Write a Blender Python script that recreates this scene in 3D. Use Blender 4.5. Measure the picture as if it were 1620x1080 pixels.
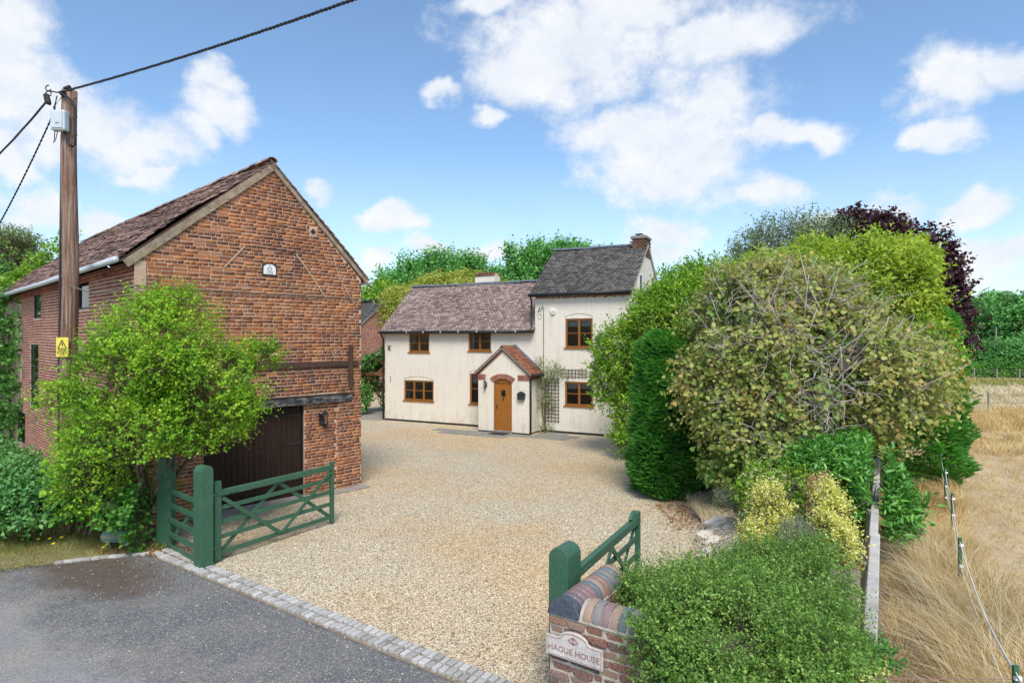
import bpy, bmesh, math, random
import numpy as np
from mathutils import Vector, Matrix
for o in list(bpy.data.objects): bpy.data.objects.remove(o)
S = bpy.context.scene
COL = S.collection
R = math.radians
random.seed(7)

# ------------------------------------------------------------------ camera
F = 950.0 / 1620.0; H = 3.8
cd = bpy.data.cameras.new('camera'); cam = bpy.data.objects.new('camera', cd); COL.objects.link(cam)
cam.location = (0, 0, H); cam.rotation_euler = (R(90), 0, 0)
cd.sensor_width = 36; cd.lens = 36 * F; cd.clip_start = .05; cd.clip_end = 3000
S.camera = cam
# ------------------------------------------------------------------ sun, sky, exposure
SUN = Vector((.06, -.62, .80)).normalized()
sd = bpy.data.lights.new('sun', 'SUN'); sd.energy = 2.0; sd.angle = R(24); sd.color = (1, .95, .87)
so = bpy.data.objects.new('sun', sd); COL.objects.link(so); so.location = (0, -5, 30)
so.rotation_euler = SUN.to_track_quat('Z', 'Y').to_euler()
S.view_settings.view_transform = 'Standard'; S.view_settings.look = 'None'
S.view_settings.exposure = 0.92; S.view_settings.gamma = 1; S.view_settings.use_curve_mapping = False
W = bpy.data.worlds.new('World'); S.world = W; W.use_nodes = True

def px_dir(px, py):
    v = Vector(((px - 810) / 950, 1, (540 - py) / 950)).normalized()
    return math.atan2(v.x, v.y), math.asin(v.z)
CLOUDS = [(905,75,165,90),(830,115,110,45),(1000,20,130,60),(1190,45,115,50),(1120,75,80,50),(1075,235,150,85),(1000,205,105,45),
 (1120,170,100,55),(1060,290,80,42),(1235,222,95,24),(1290,225,55,16),(1205,305,85,24),(1500,135,85,52),(1590,112,80,42),(1415,328,42,24),
 (1525,325,75,24),(1575,395,115,34),(1500,430,110,26),(1055,365,70,26),(1040,395,60,22),(15,50,85,75),(50,150,105,62),(130,200,95,60),
 (215,225,95,52),(345,175,62,42),(305,205,42,34),(40,322,75,42),(150,352,75,34),(605,352,58,22),(655,360,40,12),(493,305,28,20),(705,152,34,16),
 (780,190,34,14),(245,272,26,14),(590,415,45,20),(700,395,60,18),(790,400,50,18),(780,10,45,18),(5,230,60,40),(1290,335,50,14),(1480,215,50,22),(350,130,40,30)]
def build_world():
    nt = W.node_tree; N = nt.nodes; L = nt.links; N.clear()
    def n(t, **k):
        a = N.new(t)
        for q, v in k.items(): setattr(a, q, v)
        return a
    def math_(op, a, b=None, c=None, clamp=False):
        m = n('ShaderNodeMath', operation=op, use_clamp=clamp)
        for i, v in enumerate((a, b, c)):
            if v is None: continue
            if isinstance(v, (int, float)): m.inputs[i].default_value = v
            else: L.new(v, m.inputs[i])
        return m.outputs[0]
    tc = n('ShaderNodeTexCoord'); sep = n('ShaderNodeSeparateXYZ'); L.new(tc.outputs['Generated'], sep.inputs[0])
    az = math_('ARCTAN2', sep.outputs[0], sep.outputs[1]); el = math_('ARCSINE', sep.outputs[2])
    nz = n('ShaderNodeTexNoise'); nz.inputs['Scale'].default_value = 4.5; nz.inputs['Detail'].default_value = 9; nz.inputs['Roughness'].default_value = .62
    mp = n('ShaderNodeMapping'); mp.inputs['Scale'].default_value = (1, 1, 1.25); L.new(tc.outputs['Generated'], mp.inputs[0]); L.new(mp.outputs[0], nz.inputs['Vector'])
    nz2 = n('ShaderNodeTexNoise'); nz2.inputs['Scale'].default_value = 14; nz2.inputs['Detail'].default_value = 9; nz2.inputs['Roughness'].default_value = .68
    L.new(mp.outputs[0], nz2.inputs['Vector'])
    # warp the position with noise so that outlines fray
    wz = n('ShaderNodeTexNoise'); wz.inputs['Scale'].default_value = 9; wz.inputs['Detail'].default_value = 6; L.new(mp.outputs[0], wz.inputs['Vector'])
    ws = n('ShaderNodeVectorMath', operation='MULTIPLY_ADD'); L.new(wz.outputs['Color'], ws.inputs[0]); ws.inputs[1].default_value = (.14, .10, 0); ws.inputs[2].default_value = (-.07, -.05, 0)
    cb = n('ShaderNodeCombineXYZ'); L.new(az, cb.inputs[0]); L.new(el, cb.inputs[1])
    ad = n('ShaderNodeVectorMath', operation='ADD'); L.new(cb.outputs[0], ad.inputs[0]); L.new(ws.outputs[0], ad.inputs[1])
    cur = None
    for (x, y, rx, ry) in CLOUDS:
        a0, e0 = px_dir(x, y); a1, _ = px_dir(x + rx, y); _, e1 = px_dir(x, y - ry)
        ra = abs(a1 - a0) * 1.12; re = abs(e1 - e0) * 1.15
        m = n('ShaderNodeVectorMath', operation='MULTIPLY_ADD'); L.new(ad.outputs[0], m.inputs[0])
        m.inputs[1].default_value = (1 / ra, 1 / re, 0); m.inputs[2].default_value = (-a0 / ra, -e0 / re, 0)
        ln = n('ShaderNodeVectorMath', operation='LENGTH'); L.new(m.outputs[0], ln.inputs[0])
        v = ln.outputs['Value']
        cur = v if cur is None else math_('SMOOTH_MIN', cur, v, .22)
    inside = math_('SUBTRACT', 1.0, cur)                                  # >0 inside a cloud
    inside = math_('MAXIMUM', inside, -1.2)
    # the same kind of broken cloud goes on all round outside the frame
    far = math_('MULTIPLY_ADD', nz.outputs[0], 5.0, -2.85)
    aw = math_('ABSOLUTE', az); sel = math_('MULTIPLY_ADD', aw, 5, -4.1, clamp=True); sel2 = math_('MULTIPLY_ADD', el, 5, -2.9, clamp=True); sel = math_('MAXIMUM', sel, sel2)
    far = math_('MULTIPLY_ADD', sel, 1.0, math_('SUBTRACT', far, 1.0))
    inside = math_('MAXIMUM', inside, math_('MULTIPLY', far, 1.0))
    nn = math_('MULTIPLY_ADD', nz2.outputs[0], 2.1, math_('MULTIPLY_ADD', nz.outputs[0], 1.3, -1.62))
    dens = math_('ADD', math_('MULTIPLY', inside, 1.35), nn)
    mr = n('ShaderNodeMapRange', interpolation_type='SMOOTHSTEP'); L.new(dens, mr.inputs[0])
    mr.inputs[1].default_value = -.30; mr.inputs[2].default_value = .95; mr.inputs[3].default_value = 0; mr.inputs[4].default_value = .96
    # low haze veil
    hz = n('ShaderNodeMapRange'); L.new(el, hz.inputs[0]); hz.inputs[1].default_value = 0; hz.inputs[2].default_value = .3; hz.inputs[3].default_value = .42; hz.inputs[4].default_value = 0.02
    veil = math_('MAXIMUM', mr.outputs[0], hz.outputs[0])
    ccol = n('ShaderNodeMix', data_type='RGBA'); L.new(math_('MULTIPLY_ADD', nz2.outputs[0], 2.4, -.7, clamp=True), ccol.inputs[0])
    ccol.inputs[6].default_value = (3.6, 3.9, 4.35, 1); ccol.inputs[7].default_value = (4.6, 4.65, 4.75, 1)
    sky = n('ShaderNodeTexSky', sky_type='NISHITA'); sky.sun_disc = False; sky.sun_elevation = math.asin(SUN.z); sky.sun_rotation = math.atan2(SUN.x, SUN.y)
    sky.altitude = 50; sky.air_density = 1.0; sky.dust_density = .6; sky.ozone_density = 1.2
    tint = n('ShaderNodeMix', data_type='RGBA', blend_type='MULTIPLY'); tint.inputs[0].default_value = 1; L.new(sky.outputs[0], tint.inputs[6]); tint.inputs[7].default_value = (.78, .90, .96, 1)
    mx = n('ShaderNodeMix', data_type='RGBA'); L.new(veil, mx.inputs[0]); L.new(tint.outputs[2], mx.inputs[6]); L.new(ccol.outputs[2], mx.inputs[7])
    bg = n('ShaderNodeBackground'); L.new(mx.outputs[2], bg.inputs[0]); bg.inputs[1].default_value = 0.116
    out = n('ShaderNodeOutputWorld'); L.new(bg.outputs[0], out.inputs[0])
build_world()

# ------------------------------------------------------------------ material helpers
class NT:
    def __init__(s, name):
        s.m = bpy.data.materials.new(name); s.m.use_nodes = True; s.t = s.m.node_tree; s.t.nodes.clear()
        s.out = s.n('ShaderNodeOutputMaterial'); s.tc = s.n('ShaderNodeTexCoord'); s.P = s.tc.outputs['Object']
    def n(s, t, **k):
        a = s.t.nodes.new(t)
        for q, v in k.items(): setattr(a, q, v)
        return a
    def l(s, a, b):
        if isinstance(a, (int, float)): b.default_value = a
        elif isinstance(a, tuple): b.default_value = a if len(a) == 4 or b.type == 'VECTOR' else (*a, 1)
        else: s.t.links.new(a, b)
    def math(s, op, a, b=None, c=None, clamp=False):
        m = s.n('ShaderNodeMath', operation=op, use_clamp=clamp)
        for i, v in enumerate((a, b, c)):
            if v is not None: s.l(v, m.inputs[i])
        return m.outputs[0]
    def map(s, scale, vec=None):
        m = s.n('ShaderNodeMapping'); m.inputs['Scale'].default_value = scale; s.l(vec or s.P, m.inputs[0]); return m.outputs[0]
    def noise(s, scale, detail=4, rough=.55, vec=None, dist=0):
        a = s.n('ShaderNodeTexNoise'); a.inputs['Scale'].default_value = scale; a.inputs['Detail'].default_value = detail
        a.inputs['Roughness'].default_value = rough; a.inputs['Distortion'].default_value = dist; s.l(vec or s.P, a.inputs['Vector']); return a.outputs[0]
    def vor(s, scale, feature='F1', vec=None, rand=1):
        a = s.n('ShaderNodeTexVoronoi', feature=feature); a.inputs['Scale'].default_value = scale; a.inputs['Randomness'].default_value = rand; s.l(vec or s.P, a.inputs['Vector']); return a
    def ramp(s, fac, stops, interp='LINEAR'):
        r = s.n('ShaderNodeValToRGB'); r.color_ramp.interpolation = interp; e = r.color_ramp.elements
        while len(e) < len(stops): e.new(.5)
        for i, (p, c) in enumerate(stops):
            e[i].position = p; e[i].color = (*c, 1) if len(c) == 3 else c
        s.l(fac, r.inputs[0]); return r.outputs[0]
    def rng(s, v, a, b, c=0., d=1.):
        m = s.n('ShaderNodeMapRange'); s.l(v, m.inputs[0])
        for i, q in enumerate((a, b, c, d)): m.inputs[i + 1].default_value = q
        return m.outputs[0]
    def mix(s, f, a, b, mode='MIX'):
        m = s.n('ShaderNodeMix', data_type='RGBA', blend_type=mode); s.l(f, m.inputs[0]); s.l(a, m.inputs[6]); s.l(b, m.inputs[7]); return m.outputs[2]
    def rnd(s):
        g = s.n('ShaderNodeNewGeometry'); o = s.n('ShaderNodeObjectInfo')
        return s.math('FRACT', s.math('ADD', g.outputs['Random Per Island'], o.outputs['Random']))
    def bump(s, h, strength=.5, dist=.01):
        b = s.n('ShaderNodeBump'); b.inputs['Strength'].default_value = strength; b.inputs['Distance'].default_value = dist; s.l(h, b.inputs['Height']); return b.outputs[0]
    def pbr(s, col, rough=.8, nrm=None, spec=.3, metal=0):
        p = s.n('ShaderNodeBsdfPrincipled'); s.l(col, p.inputs['Base Color']); s.l(rough, p.inputs['Roughness'])
        p.inputs['Specular IOR Level'].default_value = spec; p.inputs['Metallic'].default_value = metal
        if nrm: s.l(nrm, p.inputs['Normal'])
        return p.outputs[0]
    def done(s, sh): s.t.links.new(sh, s.out.inputs[0]); return s.m
M = {}
def simple(name, c, rough=.6, var=.25, sc=6, bumpd=.003, spec=.35, metal=0, stretch=(1, 1, 1), bsc=None):
    t = NT(name); v = t.map(stretch); a = t.noise(sc, 5, .6, v); b = t.noise(sc * 9, 3, .6, v)
    f = t.math('ADD', t.math('MULTIPLY', a, .6), t.math('MULTIPLY', b, .4))
    lo = tuple(q * (1 - var) for q in c); hi = tuple(min(1, q * (1 + var)) for q in c)
    col = t.ramp(f, [(.3, lo), (.7, hi)])
    nb = t.bump(t.noise(bsc or sc * 6, 4, .6, v), .6, bumpd)
    M[name] = t.done(t.pbr(col, rough, nb, spec, metal)); return M[name]

def brickmat(name, stops, mottle=.35, patch=None):
    t = NT(name); g = t.rnd(); big = t.noise(.55, 3, .5); 
    f = t.math('ADD', t.math('MULTIPLY', g, .8), t.math('MULTIPLY_ADD', big, 1.5, -.62), clamp=True)
    col = t.ramp(f, stops)
    fine = t.noise(28, 5, .7); col = t.mix(t.rng(fine, .35, .75, 0, mottle), col, (.10, .055, .045))
    col = t.mix(t.rng(t.noise(1.7, 6, .7), .46, .66, 0, .42), col, (.20, .125, .09)); pale = t.noise(9, 5, .7); col = t.mix(t.rng(pale, .62, .8, 0, .45), col, (.5, .36, .28))
    M[name] = t.done(t.pbr(col, .9, t.bump(t.noise(60, 5, .7), .8, .006), .15)); return M[name]
brickmat('old_brick', [(0, (.12, .055, .045)), (.22, (.20, .075, .045)), (.5, (.31, .105, .048)), (.72, (.42, .145, .052)), (.9, (.54, .20, .065)), (1, (.46, .21, .12))])
brickmat('side_brick', [(0, (.16, .07, .055)), (.4, (.30, .115, .085)), (.8, (.38, .15, .105)), (1, (.45, .20, .14))], .25)
brickmat('porch_brick', [(0, (.20, .07, .05)), (.5, (.33, .12, .08)), (1, (.42, .20, .15))], .25)
brickmat('chimney_brick', [(0, (.09, .055, .04)), (.5, (.17, .09, .06)), (1, (.26, .15, .10))], .3)
brickmat('garden_brick', [(0, (.14, .06, .05)), (.35, (.33, .12, .07)), (.6, (.42, .22, .12)), (.8, (.36, .16, .15)), (1, (.50, .30, .12))], .5)
t = NT('lichen_brick'); g = t.rnd(); col = t.ramp(g, [(0, (.12, .06, .055)), (.3, (.30, .09, .05)), (.55, (.36, .15, .10)), (.75, (.42, .24, .13)), (1, (.26, .13, .12))])
col = t.mix(t.rng(t.noise(11, 8, .82), .48, .60, 0, .85), col, (.52, .48, .42)); col = t.mix(t.rng(t.noise(5, 4, .6), .60, .68, 0, .6), col, (.42, .31, .08))
col = t.mix(t.rng(t.noise(38, 4, .6), .62, .7, 0, .8), col, (.07, .055, .05))
M['lichen_brick'] = t.done(t.pbr(col, .95, t.bump(t.noise(40, 6, .75), 1, .012), .1))
t = NT('coping'); g = t.rnd(); col = t.ramp(g, [(0, (.13, .15, .17)), (.2, (.16, .20, .22)), (.36, (.16, .125, .15)), (.52, (.22, .145, .16)), (.68, (.30, .185, .15)), (.84, (.36, .25, .19)), (1, (.18, .19, .20))])
col = t.mix(t.rng(t.noise(17, 7, .8), .53, .68, 0, .65), col, (.46, .41, .35)); col = t.mix(t.rng(t.noise(33, 6, .8), .6, .7, 0, .7), col, (.08, .07, .065))
M['coping'] = t.done(t.pbr(col, .5, t.bump(t.noise(45, 5, .7), .6, .006), .4))
t = NT('coping_blue'); M['coping_blue'] = t.done(t.pbr(t.ramp(t.noise(30, 5, .7), [(.3, (.03, .035, .045)), (.75, (.13, .15, .19))]), .45, t.bump(t.noise(45, 5, .7), .6, .005), .4))
simple('mortar', (.58, .41, .29), .95, .2, 8, .01, .1)
simple('side_mortar', (.56, .41, .33), .95, .2, 8, .01, .1)
simple('lime', (.52, .46, .38), .95, .45, 10, .012, .1)
simple('verge_mortar', (.30, .235, .17), .95, .55, 7, .012, .1)
simple('lime_strip', (.50, .35, .25), .95, .2, 8, .01, .1)
def tilemat(name, stops, moss, mossc=(.12, .12, .05)):
    t = NT(name); g = t.rnd(); big = t.noise(.8, 4, .6)
    col = t.ramp(t.math('ADD', t.math('MULTIPLY', g, .95), t.math('MULTIPLY_ADD', big, .8, -.38), clamp=True), stops)
    col = t.mix(t.rng(t.noise(13, 6, .7), .56, .72, 0, moss), col, mossc)
    M[name] = t.done(t.pbr(col, .85, t.bump(t.noise(50, 4, .7), .7, .004), .25)); return M[name]
tilemat('barn_tile', [(0, (.09, .06, .055)), (.35, (.18, .115, .10)), (.65, (.26, .165, .14)), (1, (.42, .28, .23))], .6, (.27, .23, .18))
tilemat('cottage_tile', [(0, (.16, .12, .105)), (.35, (.26, .19, .165)), (.7, (.33, .245, .215)), (1, (.45, .35, .31))], .25, (.10, .085, .08))
tilemat('dark_tile', [(0, (.06, .057, .054)), (.5, (.112, .104, .098)), (1, (.18, .16, .145))], .3, (.13, .09, .08))
tilemat('porch_tile', [(0, (.16, .065, .045)), (.5, (.30, .11, .06)), (1, (.38, .17, .10))], .25, (.12, .1, .08))
simple('ridge_blue', (.12, .14, .17), .6, .35, 7, .004, .4)
simple('lead', (.16, .22, .30), .5, .2, 5, .003, .4)
# painted render with faint brick courses under it, run-off stains and splash dirt
t = NT('render_paint'); wav = t.noise(7, 4, .6, t.map((.35, .35, 2.2))); st = t.noise(2.2, 6, .7, t.map((2.5, 2.5, .35)))
sp = t.n('ShaderNodeSeparateXYZ'); t.l(t.P, sp.inputs[0])
col = t.mix(t.rng(wav, .3, .7), (.74, .675, .565), (.80, .74, .635)); col = t.mix(t.rng(st, .52, .74, 0, .5), col, (.50, .41, .29))
low = t.math('MULTIPLY', t.rng(sp.outputs[2], 0, .75, .6, 0), t.rng(t.noise(3, 5, .7), .4, .7)); col = t.mix(low, col, (.38, .30, .22))
bh = t.math('ADD', t.noise(9, 5, .6, t.map((.4, .4, 2.6))), t.math('MULTIPLY', t.noise(60, 4, .6), .3))
pt_ = t.noise(.9, 5, .65); col = t.mix(t.rng(pt_, .45, .65, 0, .35), col, (.80, .77, .70)); M['render_paint'] = t.done(t.pbr(col, .8, t.bump(bh, .55, .03), .2))
simple('oak', (.33, .125, .022), .45, .3, 5, .002, .4, stretch=(6, 6, .6))
simple('oak_frame', (.30, .115, .022), .45, .25, 5, .002, .4)
simple('black_paint', (.018, .018, .02), .4, .3, 8, .001, .4)
simple('dark_plank', (.030, .017, .012), .7, .5, 5, .004, .2, stretch=(7, 7, .5))
t = NT('green_paint'); ga_ = t.noise(4, 6, .7, t.map((5, 5, 5))); gb_ = t.noise(2.1, 4, .6); gc_ = t.noise(38, 5, .8); g0 = t.ramp(ga_, [(.3, (.030, .095, .052)), (.7, (.052, .14, .082))]); g0 = t.mix(t.rng(gb_, .5, .72, 0, .5), g0, (.075, .15, .095)); g0 = t.mix(t.rng(gc_, .66, .74, 0, .6), g0, (.16, .20, .13)); g0 = t.mix(t.rng(t.noise(90, 3, .8), .7, .76, 0, .5), g0, (.30, .30, .26))
M['green_paint'] = t.done(t.pbr(g0, t.rng(ga_, .3, .7, .38, .62), t.bump(t.noise(26, 5, .7, t.map((1, 1, 1))), .6, .004), .4))
simple('green_sign', (.13, .22, .21), .6, .25, 6, .002, .3)
simple('gold', (.62, .46, .18), .6, .3, 20, .001)
simple('iron', (.03, .027, .028), .6, .4, 12, .003, .3)
simple('timber_dark', (.075, .045, .032), .8, .4, 6, .006, .2, stretch=(4, 4, .6))
t = NT('beam_paint'); col = t.ramp(t.noise(9, 6, .75, t.map((.6, .6, 2))), [(.42, (.022, .022, .026)), (.55, (.10, .10, .10)), (.66, (.33, .31, .27))])
M['beam_paint'] = t.done(t.pbr(col, .7, t.bump(t.noise(30, 4), .7, .006), .3))
simple('grey_plastic', (.50, .56, .60), .4, .1, 5, .001, .4)
simple('white_paint', (.78, .78, .76), .5, .08, 5, .001, .4)
simple('white_sign', (.56, .50, .47), .85, .45, 7, .003, .3)
simple('sign_letter', (.30, .17, .14), .8, .4, 20, .001)
simple('sign_black', (.03, .04, .045), .6, .3, 8, .001)
simple('yellow_sign', (.75, .62, .10), .5, .12, 8, .001)
t = NT('pale_wood'); v_ = t.map((7, 7, 7)); kn = t.noise(6, 6, .8); M['pale_wood'] = t.done(t.pbr(t.mix(t.rng(kn, .58, .68, 0, .85), t.ramp(t.noise(2.2, 6, .7), [(.35, (.36, .34, .30)), (.65, (.60, .575, .53))]), (.13, .12, .11)), .85, t.bump(t.noise(9, 7, .8), 1, .02), .15))
simple('post_wood', (.30, .27, .21), .9, .35, 5, .006, .15, stretch=(5, 5, .6))
simple('cable', (.02, .022, .028), .5, .3, 10, .001, .4)
simple('grey_cable', (.14, .12, .10), .6, .2, 10, .001, .4)
simple('curtain', (.45, .55, .60), .8, .1, 5, .001); simple('painted_sky_reflection', (.62, .74, .84), .35, .35, 3, .001); simple('window_dark', (.10, .15, .14), .4, .5, 3, .001)
simple('blind', (.75, .74, .72), .8, .06, 4, .001)
simple('interior', (.07, .055, .045), .9, .3, 2, .001)
simple('slab', (.24, .225, .20), .85, .3, 5, .006, .2)
simple('concrete', (.30, .27, .23), .9, .3, 4, .008, .2)
simple('rock', (.64, .57, .49), .9, .4, 5, .03, .15)
simple('brown_timber', (.22, .10, .05), .8, .3, 5, .004, .2)
# utility pole: weathered, creosoted, long cracks
t = NT('pole_wood'); v = t.map((9, 9, .35)); a = t.noise(3, 7, .7, v, .6)
col = t.ramp(a, [(.33, (.05, .025, .016)), (.44, (.19, .11, .08)), (.56, (.33, .225, .17)), (.72, (.50, .41, .34))])
col = t.mix(t.rng(t.noise(1.2, 3), .45, .7, 0, .55), col, (.17, .06, .03))
M['pole_wood'] = t.done(t.pbr(col, .85, t.bump(a, 1, .03), .2))
# setts
t = NT('sett'); g = t.rnd(); col = t.ramp(g, [(0, (.36, .34, .31)), (.5, (.50, .48, .45)), (1, (.62, .60, .57))]); col = t.mix(t.rng(t.noise(25, 5, .7), .5, .75, 0, .5), col, (.26, .22, .17))
M['sett'] = t.done(t.pbr(col, .85, t.bump(t.noise(40, 5), .8, .008), .2))
# glass: see-through with a clear reflection
t = NT('glass'); fr = t.n('ShaderNodeFresnel'); fr.inputs[0].default_value = 1.6; tr = t.n('ShaderNodeBsdfTransparent'); tr.inputs[0].default_value = (.75, .8, .8, 1)
gl = t.n('ShaderNodeBsdfGlossy'); gl.inputs['Roughness'].default_value = .03; t.l(t.bump(t.noise(2.5, 2), .25, .01), gl.inputs['Normal']); ms = t.n('ShaderNodeMixShader'); t.l(t.math('MULTIPLY_ADD', fr.outputs[0], 1.0, .03), ms.inputs[0]); t.l(tr.outputs[0], ms.inputs[1]); t.l(gl.outputs[0], ms.inputs[2])
M['glass'] = t.done(ms.outputs[0])
# gravel: every pebble its own tone
def gravelmat(name, sc, loose=False):
    t = NT(name)
    if loose: g = t.rnd(); d = None
    else:
        v = t.vor(sc); sx = t.n('ShaderNodeSeparateColor'); t.l(v.outputs['Color'], sx.inputs[0]); g = sx.outputs[0]; d = v.outputs['Distance']
    col = t.ramp(g, [(0, (.12, .09, .06)), (.10, (.33, .245, .15)), (.32, (.58, .455, .29)), (.6, (.70, .575, .385)), (.82, (.79, .70, .53)), (1, (.88, .84, .73))])
    warm = t.rng(t.noise(.16, 3, .6), .44, .60, 0, .85)
    col = t.mix(warm, col, t.mix(1.0, col, (1.05, .88, .66), 'MULTIPLY'))
    grey = t.rng(t.noise(.33, 4, .65, t.map((1, 1, 1))), .52, .68, 0, .35); col = t.mix(grey, col, (.50, .44, .34))
    if d is not None:
        col = t.mix(t.rng(d, .35, .75, 0, .55), col, (.11, .08, .055)); nb = t.bump(d, .9, .012); nb.node.invert = True
    else: nb = t.bump(t.noise(60, 2), .3, .003)
    M[name] = t.done(t.pbr(col, .85, nb, .25))
gravelmat('gravel', 52); gravelmat('pebble', 0, True)
# road and apron
def asphalt(name, base, dust, dirt):
    t = NT(name); v = t.vor(110); sx = t.n('ShaderNodeSeparateColor'); t.l(v.outputs['Color'], sx.inputs[0])
    lo = tuple(q * .55 for q in base); hi = tuple(q * 1.9 for q in base)
    col = t.ramp(sx.outputs[0], [(0, lo), (.6, base), (1, hi)])
    col = t.mix(t.rng(t.noise(.7, 5, .65), .47, .66, 0, dust), col, (.30, .265, .235)); col = t.mix(t.rng(t.noise(.5, 5, .7, t.map((1, 1, 1))), .54, .68, 0, dirt), col, (.10, .075, .058))
    col = t.mix(t.rng(t.noise(9, 4, .7), .6, .75, 0, .35), col, (.25, .21, .175))
    M[name] = t.done(t.pbr(col, .9, t.bump(t.math('ADD', v.outputs['Distance'], t.noise(12, 5, .7)), .8, .008), .2))
asphalt('asphalt_apron', (.125, .13, .138), .5, .3); asphalt('asphalt_road', (.20, .20, .205), .5, .1)
# dry field, verge, soil
def groundmat(name, a, b, c, sc=1., bd=.03):
    t = NT(name); n1 = t.noise(.25 * sc, 6, .65); n2 = t.noise(3.2 * sc, 6, .7, t.map((1, .5, 1))); n3 = t.noise(26 * sc, 4, .7)
    n4 = t.noise(.9 * sc, 7, .75); col = t.mix(t.rng(n1, .38, .62), a, b); col = t.mix(t.rng(n4, .5, .62, 0, .6), col, c); col = t.mix(t.rng(n4, .3, .42, .5, 0), col, (.62, .53, .38)); col = t.mix(t.rng(n2, .45, .72, 0, .7), col, c); col = t.mix(t.rng(n3, .4, .75, 0, .5), col, tuple(q * .55 for q in a))
    M[name] = t.done(t.pbr(col, .95, t.bump(t.math('ADD', n2, t.math('MULTIPLY', n3, .5)), .9, bd), .1))
groundmat('field_ground', (.56, .43, .28), (.62, .50, .345), (.40, .30, .20))
groundmat('verge_ground', (.30, .25, .13), (.42, .34, .20), (.18, .18, .07), 2)
groundmat('soil', (.22, .175, .13), (.32, .26, .20), (.38, .31, .24), 3)
groundmat('pale_soil', (.44, .37, .30), (.52, .46, .39), (.30, .23, .17), 3, .05)
# leaves
BR_ = dict(euonymus_leaf=1.2, berry=1, flower_yellow=1, dead_leaf=1.2, purple_leaf=1.3, conifer_leaf=2.7, witch_leaf=1.75, dry_grass=1.3, pale_grass=1.15, lime_leaf=1.25, laurel_leaf=1.7, poplar_leaf=2.9, oak_leaf=2.4, nettle_leaf=1.9, hazel_leaf=1.65, box_leaf=1.6)
def leafmat(name, stops, transl=.35, patch=.6, rough=.5, spec=.35):
    stops = [(p_, tuple(min(.9, q * BR_.get(name, 1.45)) for q in c)) for p_, c in stops]
    t = NT(name); g = t.rnd(); big = t.noise(1.3, 3, .5)
    col = t.ramp(t.math('ADD', t.math('MULTIPLY', g, 1 - patch * .4), t.math('MULTIPLY_ADD', big, patch, -patch * .35), clamp=True), stops)
    p = t.pbr(col, rough, None, spec); tl = t.n('ShaderNodeBsdfTranslucent'); t.l(t.mix(1., col, (1.35, 1.35, .7), 'MULTIPLY'), tl.inputs[0])
    ms = t.n('ShaderNodeMixShader'); ms.inputs[0].default_value = transl; t.t.links.new(p, ms.inputs[1]); t.t.links.new(tl.outputs[0], ms.inputs[2])
    M[name] = t.done(ms.outputs[0])
leafmat('hazel_leaf', [(0, (.045, .13, .012)), (.35, (.12, .25, .018)), (.7, (.24, .37, .025)), (1, (.42, .47, .06))], .42, .95)
leafmat('bramble_leaf', [(0, (.03, .11, .02)), (.5, (.07, .20, .03)), (1, (.16, .30, .05))])
leafmat('nettle_leaf', [(0, (.03, .10, .03)), (.5, (.07, .18, .05)), (1, (.17, .30, .10))])
leafmat('witch_leaf', [(0, (.10, .15, .03)), (.3, (.17, .21, .05)), (.6, (.24, .235, .07)), (.82, (.29, .21, .075)), (.95, (.32, .15, .05)), (1, (.45, .34, .18))], .3, 1.0)
leafmat('witch_green', [(0, (.06, .13, .02)), (.5, (.13, .21, .045)), (.9, (.24, .27, .08)), (1, (.38, .30, .10))], .3)
leafmat('laurel_leaf', [(0, (.03, .11, .018)), (.5, (.065, .19, .03)), (1, (.15, .32, .05))], .25, .6, .35, .5)
leafmat('bay_leaf', [(0, (.06, .15, .015)), (.45, (.13, .26, .022)), (.8, (.25, .38, .035)), (1, (.36, .44, .07))], .35)
leafmat('conifer_leaf', [(0, (.022, .075, .018)), (.5, (.042, .125, .025)), (.85, (.06, .18, .03)), (.965, (.11, .24, .045)), (1, (.16, .10, .04))], .45)
leafmat('lime_leaf', [(0, (.13, .23, .025)), (.4, (.25, .37, .04)), (.8, (.42, .48, .08)), (1, (.55, .50, .10))], .45)
leafmat('silver_leaf', [(0, (.06, .10, .05)), (.5, (.12, .18, .10)), (1, (.22, .28, .17))], .3)
leafmat('purple_leaf', [(0, (.018, .008, .012)), (.5, (.045, .018, .026)), (1, (.11, .045, .05))], .2)
leafmat('euonymus_leaf', [(0, (.22, .28, .04)), (.25, (.50, .50, .10)), (.6, (.70, .66, .24)), (1, (.80, .76, .46))], .35, .35)
leafmat('box_leaf', [(0, (.035, .085, .014)), (.4, (.085, .175, .03)), (.75, (.18, .29, .055)), (1, (.40, .48, .16))], .35)
leafmat('grey_leaf', [(0, (.07, .10, .06)), (.6, (.13, .17, .09)), (1, (.30, .28, .2))], .25)
leafmat('ivy_leaf', [(0, (.03, .09, .02)), (.5, (.06, .17, .03)), (1, (.13, .28, .06))], .3)
leafmat('poplar_leaf', [(0, (.022, .07, .02)), (.5, (.05, .135, .035)), (1, (.11, .225, .06))], .3)
leafmat('willow_leaf', [(0, (.15, .20, .04)), (.5, (.27, .31, .06)), (1, (.42, .40, .10))], .35)
leafmat('oak_leaf', [(0, (.02, .065, .018)), (.5, (.045, .125, .03)), (1, (.09, .20, .05))], .3)
leafmat('birch_leaf', [(0, (.07, .13, .03)), (.5, (.13, .21, .05)), (1, (.22, .29, .10))], .35)
leafmat('rose_leaf', [(0, (.08, .14, .04)), (.5, (.16, .22, .07)), (1, (.34, .36, .16))], .3)
leafmat('dry_grass', [(0, (.28, .19, .085)), (.4, (.44, .32, .15)), (.8, (.56, .44, .24)), (1, (.66, .57, .38))], .3, .6, .7, .2)
leafmat('pale_grass', [(0, (.40, .33, .20)), (.5, (.55, .48, .34)), (1, (.66, .60, .48))], .3, .6, .7, .2)
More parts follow.
